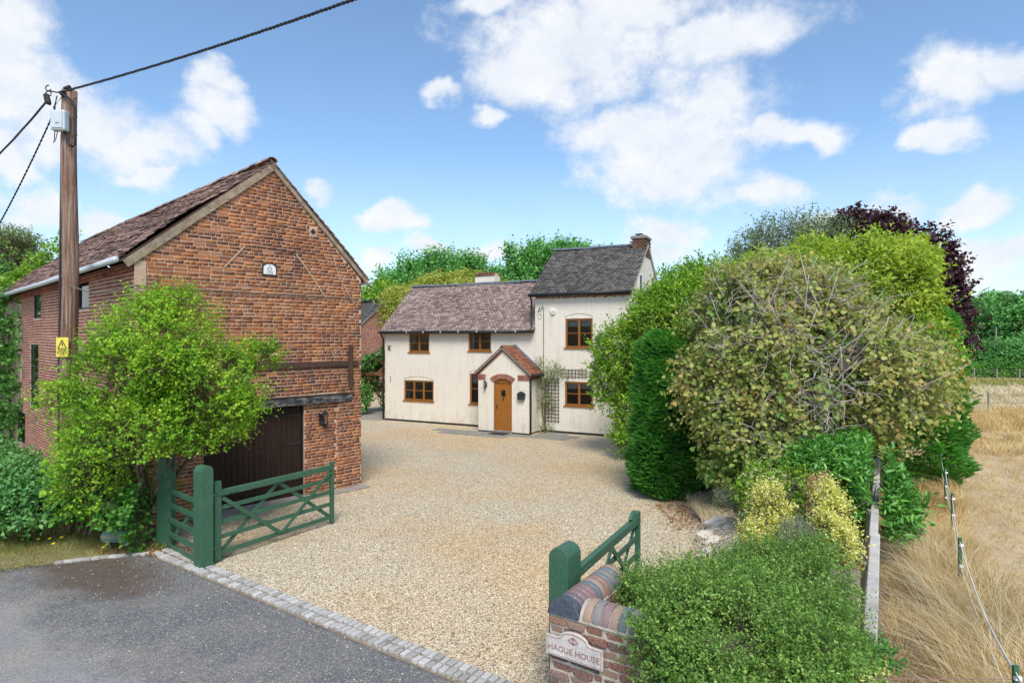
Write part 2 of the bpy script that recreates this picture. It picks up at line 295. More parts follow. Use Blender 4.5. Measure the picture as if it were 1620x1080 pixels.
leafmat('green_grass', [(0, (.09, .14, .03)), (.5, (.20, .20, .06)), (1, (.38, .31, .13))], .3, .6, .6, .2)
leafmat('dead_leaf', [(0, (.14, .055, .025)), (.5, (.28, .13, .06)), (1, (.45, .28, .15))], .2, .3, .8, .1)
leafmat('berry', [(0, (.45, .05, .02)), (1, (.65, .14, .03))], .1)
leafmat('flower_yellow', [(0, (.7, .55, .02)), (1, (.8, .65, .05))], .2)
simple('bark', (.13, .10, .075), .9, .4, 9, .01, .1)
simple('grey_twig', (.46, .40, .36), .9, .3, 9, .004, .1)
simple('pale_bark', (.42, .40, .36), .9, .4, 6, .006, .1)

# ------------------------------------------------------------------ object helpers
def props(o, label=None, cat=None, group=None, kind=None):
    if label: o['label'] = label
    if cat: o['category'] = cat
    if group: o['group'] = group
    if kind: o['kind'] = kind
    return o
def thing(name, label, cat, loc=(0, 0, 0), rz=0, group=None):
    o = bpy.data.objects.new(name, None); COL.objects.link(o); o.location = loc; o.rotation_euler = (0, 0, rz); o.empty_display_size = .2
    return props(o, label, cat, group)
def link(name, me, parent=None, mat=None, kind=None):
    o = bpy.data.objects.new(name, me); COL.objects.link(o)
    if parent is not None: o.parent = parent
    if mat and not me.materials: me.materials.append(M[mat])
    if kind: o['kind'] = kind
    return o
def np_mesh(name, V, Fc, mat=None, smooth=False):
    V = np.asarray(V, dtype=np.float32).reshape(-1, 3); Fc = np.asarray(Fc, dtype=np.int32); k = Fc.shape[1]
    me = bpy.data.meshes.new(name); me.vertices.add(len(V)); me.vertices.foreach_set('co', V.ravel())
    me.loops.add(Fc.size); me.loops.foreach_set('vertex_index', Fc.ravel()); me.polygons.add(len(Fc))
    me.polygons.foreach_set('loop_start', np.arange(0, Fc.size, k, dtype=np.int32)); 
    if smooth: me.polygons.foreach_set('use_smooth', np.ones(len(Fc), dtype=bool))
    me.update(calc_edges=True)
    if mat: me.materials.append(M[mat])
    return me
class MB:
    def __init__(s): s.v = []; s.f = []
    def poly(s, pts):
        b = len(s.v); s.v += [tuple(p) for p in pts]; s.f.append(tuple(range(b, b + len(pts)))); return s
    def box(s, x0, x1, y0, y1, z0, z1):
        b = len(s.v); s.v += [(x, y, z) for z in (z0, z1) for y in (y0, y1) for x in (x0, x1)]
        s.f += [tuple(b + i for i in q) for q in ((0, 2, 3, 1), (4, 5, 7, 6), (0, 1, 5, 4), (2, 6, 7, 3), (0, 4, 6, 2), (1, 3, 7, 5))]; return s
    def beam(s, p, q, w, h, up=(0, 0, 1)):
        p = Vector(p); q = Vector(q); d = (q - p).normalized(); u = Vector(up); sx = d.cross(u)
        if sx.length < 1e-4: sx = d.cross(Vector((0, 1, 0)))
        sx.normalize(); u = sx.cross(d).normalized(); b = len(s.v)
        for e in (p, q):
            for (i, j) in ((-1, -1), (1, -1), (1, 1), (-1, 1)): s.v.append(tuple(e + sx * (i * w / 2) + u * (j * h / 2)))
        s.f += [tuple(b + i for i in k) for k in ((3, 2, 1, 0), (4, 5, 6, 7), (0, 1, 5, 4), (1, 2, 6, 5), (2, 3, 7, 6), (3, 0, 4, 7))]; return s
    def prism(s, pts, y0, y1):          # pts in (x,z), extruded along y
        b = len(s.v); n = len(pts)
        s.v += [(x, y0, z) for x, z in pts] + [(x, y1, z) for x, z in pts]
        s.f.append(tuple(b + i for i in range(n))); s.f.append(tuple(b + n + i for i in reversed(range(n))))
        for i in range(n):
            j = (i + 1) % n; s.f.append((b + i, b + n + i, b + n + j, b + j))
        return s
    def tube(s, pts, rad, n=8, cap=True):
        pts = [Vector(p) for p in pts]; m = len(pts)
        if not isinstance(rad, (list, tuple)): rad = [rad] * m
        b = len(s.v); ref = Vector((.31, .17, .93))
        for i, p in enumerate(pts):
            d = (pts[min(i + 1, m - 1)] - pts[max(i - 1, 0)]).normalized(); a = d.cross(ref)
            if a.length < .05: a = d.cross(Vector((1, 0, 0)))
            a.normalize(); c = d.cross(a)
            for k in range(n):
                th = 2 * math.pi * k / n; s.v.append(tuple(p + (a * math.cos(th) + c * math.sin(th)) * rad[i]))
        for i in range(m - 1):
            for k in range(n):
                k2 = (k + 1) % n; s.f.append((b + i * n + k, b + i * n + k2, b + (i + 1) * n + k2, b + (i + 1) * n + k))
        if cap:
            s.f.append(tuple(b + k for k in reversed(range(n)))); s.f.append(tuple(b + (m - 1) * n + k for k in range(n)))
        return s
    def mesh(s, name, mat, smooth=False):
        me = bpy.data.meshes.new(name); me.from_pydata(s.v, [], s.f); me.update()
        bm = bmesh.new(); bm.from_mesh(me); bmesh.ops.recalc_face_normals(bm, faces=bm.faces); bm.to_mesh(me); bm.free()
        if smooth:
            for p in me.polygons: p.use_smooth = True
        me.materials.append(M[mat]); return me
    def build(s, name, mat, parent=None, bevel=0, smooth=False, kind=None):
        o = link(name, s.mesh(name, mat, smooth), parent, None, kind)
        if bevel:
            b = o.modifiers.new('bevel', 'BEVEL'); b.width = bevel; b.segments = 2; b.limit_method = 'ANGLE'
        return o
def text_mesh(name, body, size, mat, parent, loc, rot, ext=.002, align='CENTER', kind=None):
    c = bpy.data.curves.new(name, 'FONT'); c.body = body; c.size = size; c.extrude = ext; c.align_x = align; c.align_y = 'CENTER'; c.resolution_u = 2
    o = bpy.data.objects.new(name, c); COL.objects.link(o); dg = bpy.context.evaluated_depsgraph_get()
    me = bpy.data.meshes.new_from_object(o.evaluated_get(dg)); bpy.data.objects.remove(o); me.materials.clear(); me.materials.append(M[mat])
    q = link(name, me, parent); q.location = loc; q.rotation_euler = rot; return q

def gp(px, py, z=0.0):                    # a point of the photograph on the plane at height z
    Y = (H - z) * 950 / (py - 540); return Vector(((px - 810) / 950 * Y, Y, z))
def at(px, py, Y): return Vector(((px - 810) / 950 * Y, Y, H - (py - 540) / 950 * Y))
def hit(A, d, px, py):                    # distance along a wall line and height
    k = (px - 810) / 950; t = (k * A[1] - A[0]) / (d[0] - k * d[1]); Y = A[1] + d[1] * t
    return t, H - (py - 540) / 950 * Y

# unit pieces, shared by all single bricks / tiles / setts
def unit_block(name, mat, seed, jit=.05, bev=.06):
    rs = random.Random(seed); bm = bmesh.new(); bmesh.ops.create_cube(bm, size=1)
    for v in bm.verts: v.co += Vector([rs.uniform(-jit, jit) for _ in range(3)]) * .6
    bmesh.ops.bevel(bm, geom=bm.edges[:], offset=bev, segments=1, affect='EDGES')
    me = bpy.data.meshes.new(name); bm.to_mesh(me); bm.free(); me.materials.append(M[mat]); return me
UNIT = {}
def units(mat, **k):
    if mat not in UNIT: UNIT[mat] = [unit_block('brick_unit', mat, i, **k) for i in range(4)]
    return UNIT[mat]
BOXF = np.array([(0, 2, 3, 1), (4, 5, 7, 6), (0, 1, 5, 4), (2, 6, 7, 3), (0, 4, 6, 2), (1, 3, 7, 5)])
def boxes_mesh(name, C, Sz, mat, jit=.0, seed=1, Rot=None):
    rs = np.random.RandomState(seed); C = np.asarray(C, float); Sz = np.asarray(Sz, float); n = len(C)
    corner = np.array([(x, y, z) for z in (-.5, .5) for y in (-.5, .5) for x in (-.5, .5)])
    V = corner[None] * Sz[:, None, :] + rs.uniform(-jit, jit, (n, 8, 3))
    if Rot is not None: V = np.einsum('nij,nkj->nki', Rot, V)
    V = V + C[:, None, :]
    Fc = (BOXF[None] + (np.arange(n) * 8)[:, None, None]).reshape(-1, 4)
    return np_mesh(name, V, Fc, mat)
def pieces(name, C, Sz, mat, parent, limit=300, campos=None, jit=.004, seed=1, Rots=None, minpx=0):
    """nearest `limit` pieces as objects of their own, the rest one part"""
    C = np.asarray(C, float); Sz = np.asarray(Sz, float); rs = random.Random(seed)
    mw = parent.matrix_world if parent else Matrix()
    mwn = np.array(Matrix.Translation(parent.location) @ parent.rotation_euler.to_matrix().to_4x4()) if parent else np.eye(4)
    Wp = C @ mwn[:3, :3].T + mwn[:3, 3]; d = np.linalg.norm(Wp - np.array((0, 0, H)), axis=1)
    vis = (Wp[:, 1] > .5) & (np.abs(Wp[:, 0] / np.maximum(Wp[:, 1], .1)) < .87) & (np.abs((Wp[:, 2] - H) / np.maximum(Wp[:, 1], .1)) < .59)
    area = Sz[:, 0] * Sz[:, 2] / d ** 2 * np.where(vis, 1, .001)
    order = np.argsort(-area); top = order[:limit]; rest = order[limit:]
    us = units(mat)
    for i in top:
        o = link(name, us[rs.randrange(4)], parent); o.location = C[i]; o.scale = Sz[i]
        if Rots is not None: o.rotation_euler = Matrix(Rots[i].tolist()).to_euler()
        else: o.rotation_euler = (rs.uniform(-.02, .02), rs.uniform(-.012, .012), rs.uniform(-.012, .012))
    if len(rest): link(name, boxes_mesh(name, C[rest], Sz[rest], mat, jit, seed, None if Rots is None else np.asarray(Rots)[rest]), parent, None, 'stuff')

def wall_bricks(L, top, holes, axis='x', course=.081, bl=.25, proud=.008, seed=0, header_every=4, face=0., z0=0., joint=.017):
    """bricks laid in the plane y=face (axis x) or x=face (axis y), facing the negative side"""
    rs = random.Random(seed); C = []; Z = []; r = 0; z = z0 + .004
    while z < 9:
        hdr = (r % header_every == header_every - 1); w = bl / 2 if hdr else bl; x = -(w * .5) * (r % 2) - rs.uniform(0, .03)
        any_ = False
        while x < L:
            ww = w * rs.uniform(.94, 1.04)
            if not hdr and rs.random() < .10: ww = w * .5
            a = max(x, 0) + .008; b = min(x + ww, L) - .008; x += ww
            if b - a < .04: continue
            need = z + course * .75
            while b - a > .05 and top(a) < need: a += .02
            while b - a > .05 and top(b) < need: b -= .02
            if b - a <= .06: continue
            any_ = True; cz = z + course / 2; segs = [(a, b)]
            for h in holes:     # bricks are cut at an opening's edge
                if h[2] - .01 < cz < h[3] + .01:
                    segs = [q for (p_, q_) in segs for q in (((p_, q_),) if q_ <= h[0] or p_ >= h[1] else tuple(k for k in ((p_, h[0]), (h[1], q_)) if k[1] - k[0] > .03))]
            for a, b in segs:
                cx = (a + b) / 2
                hh = course - joint - rs.uniform(0, .007); dp = .05; pr = proud + rs.uniform(-.003, .004); sag = .012 * math.sin(cx * 1.1 + r * .07)
                if axis == 'x': C.append((cx, face - pr + dp / 2, cz + sag)); Z.append((b - a, dp, hh))
                else: C.append((face - pr + dp / 2, cx, cz + sag)); Z.append((dp, b - a, hh))
        z += course; r += 1
        if not any_ and z > 3: break
    return C, Z
def wall_face(mb, L, ztop, holes, axis='x', face=0., depth=.3, z0=0.):
    """flat wall with openings and their reveals, up to ztop"""
    xs = sorted({0, L, *[h[0] for h in holes], *[h[1] for h in holes]}); zs = sorted({z0, ztop, *[h[2] for h in holes], *[h[3] for h in holes]})
    def P(a, o, z): return (a, face + o, z) if axis == 'x' else (face + o, a, z)
    for i in range(len(xs) - 1):
        for j in range(len(zs) - 1):
            cx = (xs[i] + xs[i + 1]) / 2; cz = (zs[j] + zs[j + 1]) / 2
            if any(h[0] < cx < h[1] and h[2] < cz < h[3] for h in holes): continue
            mb.poly([P(xs[i], 0, zs[j]), P(xs[i + 1], 0, zs[j]), P(xs[i + 1], 0, zs[j + 1]), P(xs[i], 0, zs[j + 1])])
    for (a, b, c, d) in [h[:4] for h in holes]:
        D = depth
        mb.poly([P(a, 0, c), P(a, D, c), P(a, D, d), P(a, 0, d)]); mb.poly([P(b, 0, c), P(b, D, c), P(b, D, d), P(b, 0, d)])
        mb.poly([P(a, 0, d), P(a, D, d), P(b, D, d), P(b, 0, d)]); mb.poly([P(a, 0, c), P(a, D, c), P(b, D, c), P(b, 0, c)])

def roof_tiles(name, O, ux, us, L, SL, mat, parent, limit=0, tw=.165, gauge=.10, sag=.02, seed=3, rough=1.):
    """plain tiles on a slope: O eave corner, ux along the eave, us up the slope"""
    rs = random.Random(seed); ux = Vector(ux).normalized(); us = Vector(us).normalized(); nn = ux.cross(us)
    if nn.z < 0: nn = -nn
    ux2 = us.cross(nn); rot0 = Matrix((ux2, us, nn)).transposed(); C = []; Z = []; Rt = []; r = 0
    n = int(SL / gauge)
    rowj = [rs.uniform(-.012, .012) for _ in range(n + 2)]
    for r in range(n + 1):
        x = -(tw / 2) * (r % 2)
        while x < L:
            a = max(x, -.01); b = min(x + tw, L + .01); x += tw
            if b - a < .04: continue
            s = r * gauge + gauge * .75; c = (a + b) / 2
            wob = sag * (math.sin(c * .9 + 1) * math.sin(s * 1.3) + .6 * math.sin(c * 2.3 + s)) 
            p = Vector(O) + ux * c + us * s + nn * (.03 + wob * .6 + rs.uniform(0, .006) * rough)
            p += nn * (rowj[r] * .5 * rough); C.append(tuple(p)); Z.append((b - a - .006, gauge * 1.7, .022 if rough < 1 else .017))
            e = Matrix.Rotation(R(-7.5 if rough >= 1 else -9.5) + rs.uniform(-.035, .035) * rough, 3, 'X') @ Matrix.Rotation(rs.uniform(-.03, .03) * rough, 3, 'Z') @ Matrix.Rotation(rs.uniform(-.04, .04) * rough, 3, 'Y')
            Rt.append(np.array(rot0 @ e))
    if limit: pieces(name, C, Z, mat, parent, limit, jit=.001, seed=seed, Rots=Rt)
    else: link(name, boxes_mesh(name, C, Z, mat, .001, seed, np.array(Rt)), parent, None, 'stuff')
def ridge(name, p, q, mat, parent, r=.12, n=None):
    p = Vector(p); q = Vector(q); Lh = (q - p).length; n = n or max(2, int(Lh / .32)); d = (q - p).normalized(); sx = d.cross(Vector((0, 0, 1))).normalized()
    for i in range(n):
        a = p + (q - p) * (i / n) + d * .006; b = p + (q - p) * ((i + 1) / n) - d * .006; mb = MB(); rr = r * random.uniform(.94, 1.06); dz = random.uniform(-.012, .012)
        ring = []
        for e in (a, b):
            for rad in (rr, rr - .02):
                for k in range(7):
                    th = math.pi * k / 6; mb.v.append(tuple(e + sx * (math.cos(th) * rad) + Vector((0, 0, math.sin(th) * rad * .75 + dz))))
        for k in range(6):
            mb.f += [(k, k + 1, 15 + k, 14 + k), (7 + k, 8 + k, 1 + k, k), (14 + k, 15 + k, 22 + k, 21 + k), (8 + k, 7 + k, 21 + k, 22 + k)]
        mb.build(name, mat, parent)

# ------------------------------------------------------------------ setting: ground, road, drive, beds
def sheet(name, pts, z, mat, kind='structure', sub=0, hfun=None, parent=None):
    bm = bmesh.new(); vs = [bm.verts.new((p[0], p[1], z)) for p in pts]; bm.faces.new(vs)
    bmesh.ops.triangulate(bm, faces=bm.faces[:])
    for _ in range(sub): bmesh.ops.subdivide_edges(bm, edges=bm.edges[:], cuts=1, use_grid_fill=True)
    if hfun:
        for v in bm.verts: v.co.z += hfun(v.co.x, v.co.y)
    bmesh.ops.recalc_face_normals(bm, faces=bm.faces)
    me = bpy.data.meshes.new(name); bm.to_mesh(me); bm.free(); me.materials.append(M[mat])
    o = link(name, me, parent)
    if me.polygons[0].normal.z < 0: me.flip_normals()
    return props(o, kind=kind)
U = Vector((.825, -.565, 0)); Vv = Vector((.565, .825, 0)); S0 = Vector((-6.46, 10.68, 0))
def SV(a, b, z=0): p = S0 + U * a + Vv * b; return (p.x, p.y, z)
def wobble(p, q, n, amp, seed=1):
    rs = random.Random(seed); p = Vector(p[:2]); q = Vector(q[:2]); d = (q - p); nn = Vector((-d.y, d.x)).normalized(); ph = [rs.uniform(0, 6) for _ in range(4)]
    return [tuple(p + d * (i / n) + nn * amp * sum(math.sin(i * w + ph[j]) for j, w in enumerate((.5, 1.3, 2.9, .21))) / 2) for i in range(n + 1)]
sheet('ground', [(-900, -60), (900, -60), (900, 1500), (-900, 1500)], -.012, 'field_ground', sub=3)
t = NT('tarmac'); va = t.vor(80); sx = t.n('ShaderNodeSeparateColor'); t.l(va.outputs['Color'], sx.inputs[0]); sep = t.n('ShaderNodeSeparateXYZ'); t.l(t.P, sep.inputs[0])
dv = t.math('ADD', t.math('MULTIPLY_ADD', sep.outputs[0], .565, -S0.x * .565), t.math('MULTIPLY_ADD', sep.outputs[1], .825, -S0.y * .825))
du = t.math('ADD', t.math('MULTIPLY_ADD', sep.outputs[0], .825, -S0.x * .825), t.math('MULTIPLY_ADD', sep.outputs[1], -.565, S0.y * .565))
nn_ = t.noise(1.1, 6, .65); edge = t.rng(t.math('ADD', dv, t.math('MULTIPLY', nn_, 1.6)), -1.55, -1.15)
g_ = sx.outputs[0]
road_c = t.ramp(g_, [(0, (.19, .187, .182)), (.55, (.26, .256, .25)), (1, (.34, .335, .325))]); apron_c = t.ramp(g_, [(0, (.085, .086, .088)), (.5, (.148, .149, .150)), (.9, (.22, .215, .21)), (1, (.48, .45, .40))])
col = t.mix(edge, road_c, apron_c)
dusty = t.math('MULTIPLY', t.rng(t.noise(.9, 6, .7), .42, .62, 0, .75), 1.0); col = t.mix(t.math('MULTIPLY', dusty, t.rng(dv, -2.6, -.2, 1, .25)), col, t.mix(t.rng(g_, 0, 1), (.24, .205, .18), (.40, .36, .32)))
# damp earth washed out of the verge at the apron's left corner
rr_ = t.math('SQRT', t.math('ADD', t.math('POWER', t.math('MULTIPLY', t.math('ADD', dv, .85), 1.25), 2.0), t.math('POWER', t.math('MULTIPLY_ADD', du, .52, -.05), 2.0)))
dirt = t.rng(t.math('ADD', rr_, t.math('MULTIPLY_ADD', t.noise(2.6, 7, .72), 1.3, -.65)), .55, 1.05, .85, 0); col = t.mix(dirt, col, t.mix(t.noise(6, 5, .7), (.05, .036, .027), (.17, .125, .095)))
M['tarmac'] = t.done(t.pbr(col, .9, t.bump(t.math('ADD', va.outputs['Distance'], t.noise(12, 5, .7)), .9, .008), .2))
ap = [SV(-.05, 0)[:2], SV(9.5, 0)[:2], SV(9.5, -2.2)[:2]] + wobble(SV(9.3, -2.35), SV(-3.6, -2.0), 50, .10, 3) + [SV(-2.2, -1.0)[:2], SV(-1.5, -.62)[:2]]
sheet('road', [SV(0, .01)[:2], SV(9.5, .01)[:2], SV(30, -1.9)[:2], SV(30, -7.5)[:2], SV(-40, -7.5)[:2], SV(-40, -1.2)[:2]], 0, 'tarmac')
sheet('verge', wobble(SV(-.1, .05), SV(-.88, -1.02), 10, .03, 7) + wobble(SV(-.95, -1.2), SV(-1.5, -2.0), 12, .05, 8) + [SV(-30, -2.0)[:2], SV(-30, 6)[:2], (-7.2, 12.5)], .008, 'verge_ground')
drive = [SV(0, .02)[:2], SV(9.5, .02)[:2], (1.4, 5.6), (1.2, 7.2), (4.0, 10.5), (5.2, 14), (6.5, 24.5), (-4, 33), (-9, 30), (-6.5, 20), (-7.2, 13.5), (-7.9, 11.9)]
sheet('gravel_drive', drive, .004, 'gravel')
sheet('sett_bed', [SV(-.05, -.01)[:2], SV(9, -.01)[:2], SV(9, .36)[:2], SV(-.05, .36)[:2]], .008, 'soil')
# loose pebbles lying on the drive and kicked onto the apron
def pebbles(name, n, region, zmin, size, seed, dens=None, z=.004):
    rs = np.random.RandomState(seed); P = []
    x0, x1, y0, y1 = region; poly = zmin
    def inside(X, Y):
        c = np.zeros(len(X), bool); j = len(poly) - 1
        for i in range(len(poly)):
            xi, yi = poly[i]; xj, yj = poly[j]; cond = ((yi > Y) != (yj > Y)) & (X < (xj - xi) * (Y - yi) / (yj - yi + 1e-9) + xi); c ^= cond; j = i
        return c
    X = rs.uniform(x0, x1, n * 6); Y = rs.uniform(y0, y1, n * 6); k = inside(X, Y)
    if dens is not None: k &= rs.rand(n * 6) < dens(X, Y)
    X = X[k][:n]; Y = Y[k][:n]; n = len(X)
    o = np.array([(1, 0, 0), (0, 1, 0), (-1, 0, 0), (0, -1, 0), (0, 0, .7), (.5, .5, .45), (-.5, .5, .5), (-.45, -.5, .4), (.5, -.5, .5)])
    fc = np.array([(0, 1, 5), (1, 2, 6), (2, 3, 7), (3, 0, 8), (0, 5, 4), (5, 1, 4), (1, 6, 4), (6, 2, 4), (2, 7, 4), (7, 3, 4), (3, 8, 4), (8, 0, 4)])
    s = rs.uniform(.55, 1.3, (n, 1, 1)) * size; an = rs.uniform(0, 6.28, n); ca, sa = np.cos(an), np.sin(an)
    sh = np.stack([np.ones(n), rs.uniform(.6, 1, n), rs.uniform(.6, 1.1, n)], 1)[:, None, :]
    v = (o[None] + rs.uniform(-.12, .12, (n, 9, 3))) * s * sh
    v = np.stack([v[..., 0] * ca[:, None] - v[..., 1] * sa[:, None], v[..., 0] * sa[:, None] + v[..., 1] * ca[:, None], v[..., 2]], -1)
    v += np.stack([X, Y, np.full(n, z)], 1)[:, None, :]
    props(link(name, np_mesh(name, v, (fc[None] + (np.arange(n) * 9)[:, None, None]).reshape(-1, 3), 'pebble')), kind='stuff')
pebbles('gravel', 46000, (-7, 5.2, 5.5, 17), drive, .0105, 5, lambda X, Y: np.clip((9.0 / Y) ** 2.2, 0, 1))
pebbles('scattered_gravel', 600, (-8, 1, 4.5, 11), ap, .0095, 9, lambda X, Y: np.exp(-np.abs((X - S0.x) * .565 + (Y - S0.y) * .825) * 1.0))
# setts: two courses along the drive, one course curving along the verge
ks = props(bpy.data.objects.new('sett_kerb', None), kind='structure'); COL.objects.link(ks)
C = []; Z = []; Rt = []; rs = random.Random(4); aU = math.atan2(U.y, U.x)
for row in range(2):
    a = 0.0
    while a < 8.6:
        w = rs.uniform(.085, .118)
        p = SV(a + w / 2, .10 + row * .165 + rs.uniform(-.012, .012)); C.append((p[0], p[1], .016 + rs.uniform(-.004, .007))); Z.append((w - .022, rs.uniform(.115, .135), .055))
        Rt.append(np.array(Matrix.Rotation(aU + rs.uniform(-.09, .09), 3, 'Z') @ Matrix.Rotation(rs.uniform(-.05, .05), 3, 'X'))); a += w
for i in range(11):
    f = i / 10; p = Vector(SV(-.10, -.02)).lerp(Vector(SV(-.86, -1.06)), f); p.y += .05 * math.sin(f * 3)
    C.append((p.x, p.y, .012)); Z.append((rs.uniform(.12, .145), rs.uniform(.09, .115), .05)); Rt.append(np.array(Matrix.Rotation(.34 + rs.uniform(-.12, .12), 3, 'Z')))
units('sett', jit=.12, bev=.12); units('lichen_brick', jit=.16, bev=.13); pieces('sett', C, Z, 'sett', ks, 300, Rots=Rt, seed=8)
# raised bed between the drive and the post-and-rail fence
bedp = [(.95, 6.35), (1.5, 7.3), (2.3, 8.9), (2.95, 10.4), (3.55, 11.6), (3.9, 12.4), (4.0, 13.4), (4.4, 14.6), (4.6, 16.5), (4.3, 19), (5.2, 23.4), (9, 27), (14.5, 27), (12.3, 20.2), (9.5, 15.8), (7.3, 12.2), (5.3, 8.9), (3.7, 6.3), (2.6, 4.5), (1.9, 4.3), (1.2, 5.7)]
def inpoly(x, y, P):
    c = False; j = len(P) - 1
    for i in range(len(P)):
        if ((P[i][1] > y) != (P[j][1] > y)) and x < (P[j][0] - P[i][0]) * (y - P[i][1]) / (P[j][1] - P[i][1]) + P[i][0]: c = not c
        j = i
    return c
def dist_edge(x, y, P):
    d = 9; p = Vector((x, y))
    for i in range(len(P)):
        a = Vector(P[i]); b = Vector(P[(i + 1) % len(P)]); t = max(0, min(1, (p - a).dot(b - a) / (b - a).length_squared)); d = min(d, (p - a - (b - a) * t).length)
    return d
def bedh(x, y):
    d = dist_edge(x, y, bedp)
    return min(.42, d * .55) * (1 if y > 6.9 else .5) + min(d, .3) * .12 * (math.sin(x * 7.1) * math.sin(y * 6.3) + .5 * math.sin(x * 17 + y * 3) * math.sin(y * 15))
sheet('garden_bed', bedp, .006, 'pale_soil', sub=5, hfun=bedh)
fs = [(3.45, 5.7), (5.05, 8.4), (7.0, 11.6), (9.3, 15.4), (12, 19.8), (12.9, 19.8), (10.5, 15.2), (8.1, 11.2), (5.95, 8.0), (4.2, 5.0), (3.0, 5.0)]
sheet('fence_strip', fs, -.002, 'soil')

# ------------------------------------------------------------------ windows
def casement(parent, x0, x1, z0, z1, cols, rows, y=0., mat='oak_frame', axis='x', fw=.075, blind=0, name='window', sill=True, depth=.07, label=None, curtain=False):
    """y = plane of the wall face; window sits just behind it. axis y: looking along x"""
    W_ = bpy.data.objects.new(name, None); COL.objects.link(W_); W_.parent = parent; W_.empty_display_size = .1
    if label: W_['label'] = label
    if axis == 'y': W_.location = (y, 0, 0); W_.rotation_euler = (0, 0, R(90)); sx = 1
    elif axis == '-y': W_.location = (y, 0, 0); W_.rotation_euler = (0, 0, R(-90)); x0, x1 = -x1, -x0
    else: W_.location = (0, y, 0)
    ya, yb = .03, .03 + depth; fr = MB()
    fr.box(x0, x1, ya, yb, z0, z0 + fw).box(x0, x1, ya, yb, z1 - fw, z1).box(x0, x0 + fw, ya, yb, z0 + fw, z1 - fw).box(x1 - fw, x1, ya, yb, z0 + fw, z1 - fw)
    fr.build('frame', mat, W_, .006)
    iw = (x1 - x0 - 2 * fw); mw = fw * 1.15; cw = (iw - (cols - 1) * mw) / cols; zi0 = z0 + fw; zi1 = z1 - fw; hb = .028
    for c in range(cols):
        a = x0 + fw + c * (cw + mw); b = a + cw
        if c < cols - 1: MB().box(b, b + mw, ya - .008, yb, zi0, zi1).build('mullion', mat, W_, .006)
        hh = (zi1 - zi0 - (rows - 1) * hb) / rows
        for r_ in range(rows):
            za = zi0 + r_ * (hh + hb)
            if r_ < rows - 1: MB().box(a, b, ya + .008, yb - .01, za + hh, za + hh + hb).build('glazing_bar', mat, W_)
            MB().box(a, b, ya + .03, ya + .036, za, za + hh).build('pane', 'glass', W_)
        if curtain and c == 0: MB().box(a, a + cw * .3, yb + .05, yb + .07, zi0, zi1).build('curtain', 'curtain', W_)
        if blind: MB().box(a - .01, b + .01, yb + .04, yb + .05, zi1 - blind, zi1 + .01).build('blind', 'blind', W_)
    if sill: MB().box(x0 - .05, x1 + .05, -.05, .05, z0 - .045, z0).build('sill', mat, W_, .006)
    return W_

# ------------------------------------------------------------------ barn
BA = Vector((-7.52, 11.97, 0)); BR = math.atan2(.737, .675); GW = 5.24; APX = 2.8; APZ = 7.93; EZ = 5.42; BL = 17.0
barn = thing('brick_barn', 'tall old red brick barn with a tiled roof, its gable facing the gravel drive', 'barn', BA, BR)
bd = (.675, .737); sdr = (-.737, .675)
def gtop(x): return EZ + (APZ - EZ) * (x / APX if x < APX else (GW - x) / (GW - APX))
door = (1.30, 4.53, 0, 2.25); hole = (2.30, 3.0, 3.52, 3.73); plq = (2.57, 2.93, 5.33, 5.62); dia = (3.76, 3.96, 6.40, 6.60); nib = (3.66, 4.53, 0, 2.25)
mb = MB(); wall_face(mb, GW, EZ, [door, hole], 'x', 0, .35)
mb.poly([(0, 0, EZ), (GW, 0, EZ), (APX, 0, APZ)])
sw = [(3.48, 4.57, 4.58, 5.30), (9.0, 10.14, 4.50, 5.25), (9.36, 10.64, 1.70, 3.72), (11.5, 12.9, .40, 1.44)]
mb2 = MB(); wall_face(mb2, BL, EZ, sw, 'y', 0, .3)
mb.box(GW - .01, GW, 0, BL, 0, EZ); mb.box(0, GW, BL - .02, BL, 0, EZ); mb.poly([(0, BL, EZ), (GW, BL, EZ), (APX, BL, APZ)])
mb.build('wall', 'mortar', barn); mb2.build('wall', 'side_mortar', barn)
MB().box(.36, GW - .05, .36, .4, 0, EZ).box(.33, .36, .36, BL - .1, 0, EZ).box(.3, GW - .1, .4, BL - .1, 2.9, 3.0).build('inner_wall', 'interior', barn)
C, Z = wall_bricks(GW, gtop, [(1.30, 4.53, 0, 2.49), hole, plq, dia], 'x', seed=1)
C2, Z2 = wall_bricks(4.53 - 3.66, lambda x: 2.27, [], 'x', seed=3, course=.075, bl=.225, face=.055)
C += [(c[0] + 3.66, c[1], c[2]) for c in C2]; Z += Z2
C2, Z2 = wall_bricks(1.30, lambda x: 2.5, [], 'x', seed=4)
pieces('brick', C, Z, 'old_brick', barn, 300, seed=1)
MB().box(3.66, 4.53, .056, .34, 0, 2.25).build('door_jamb', 'mortar', barn)
C, Z = wall_bricks(12.05, lambda y: EZ - .12 , sw, 'y', seed=5, header_every=3, proud=.004, joint=.020)
# ragged end where the ivy takes over
k = [i for i in range(len(C)) if C[i][1] < 11.6 + .25 * math.sin(C[i][2] * 3) or True]
units('side_brick'); rest = boxes_mesh('brick', [C[i] for i in k], [Z[i] for i in k], 'side_brick', .0015, 6); link('brick', rest, barn, None, 'stuff')
# return edge of the far side corner, dentil course under the gutter
C = []; Z = []
for i in range(int(BL / .16)): C.append((-.035, .08 + i * .16, EZ - .17)); Z.append((.07, .085, .075))
for i in range(int(BL / .235)): C.append((-.03, .12 + i * .235, EZ - .09)); Z.append((.09, .225, .062))
link('dentil_brick', boxes_mesh('dentil_brick', C, Z, 'side_brick', .004, 6), barn, None, 'stuff')
MB().box(-.012, .20, -.016, -.003, 4.8, 5.42).build('corner_render', 'lime_strip', barn)
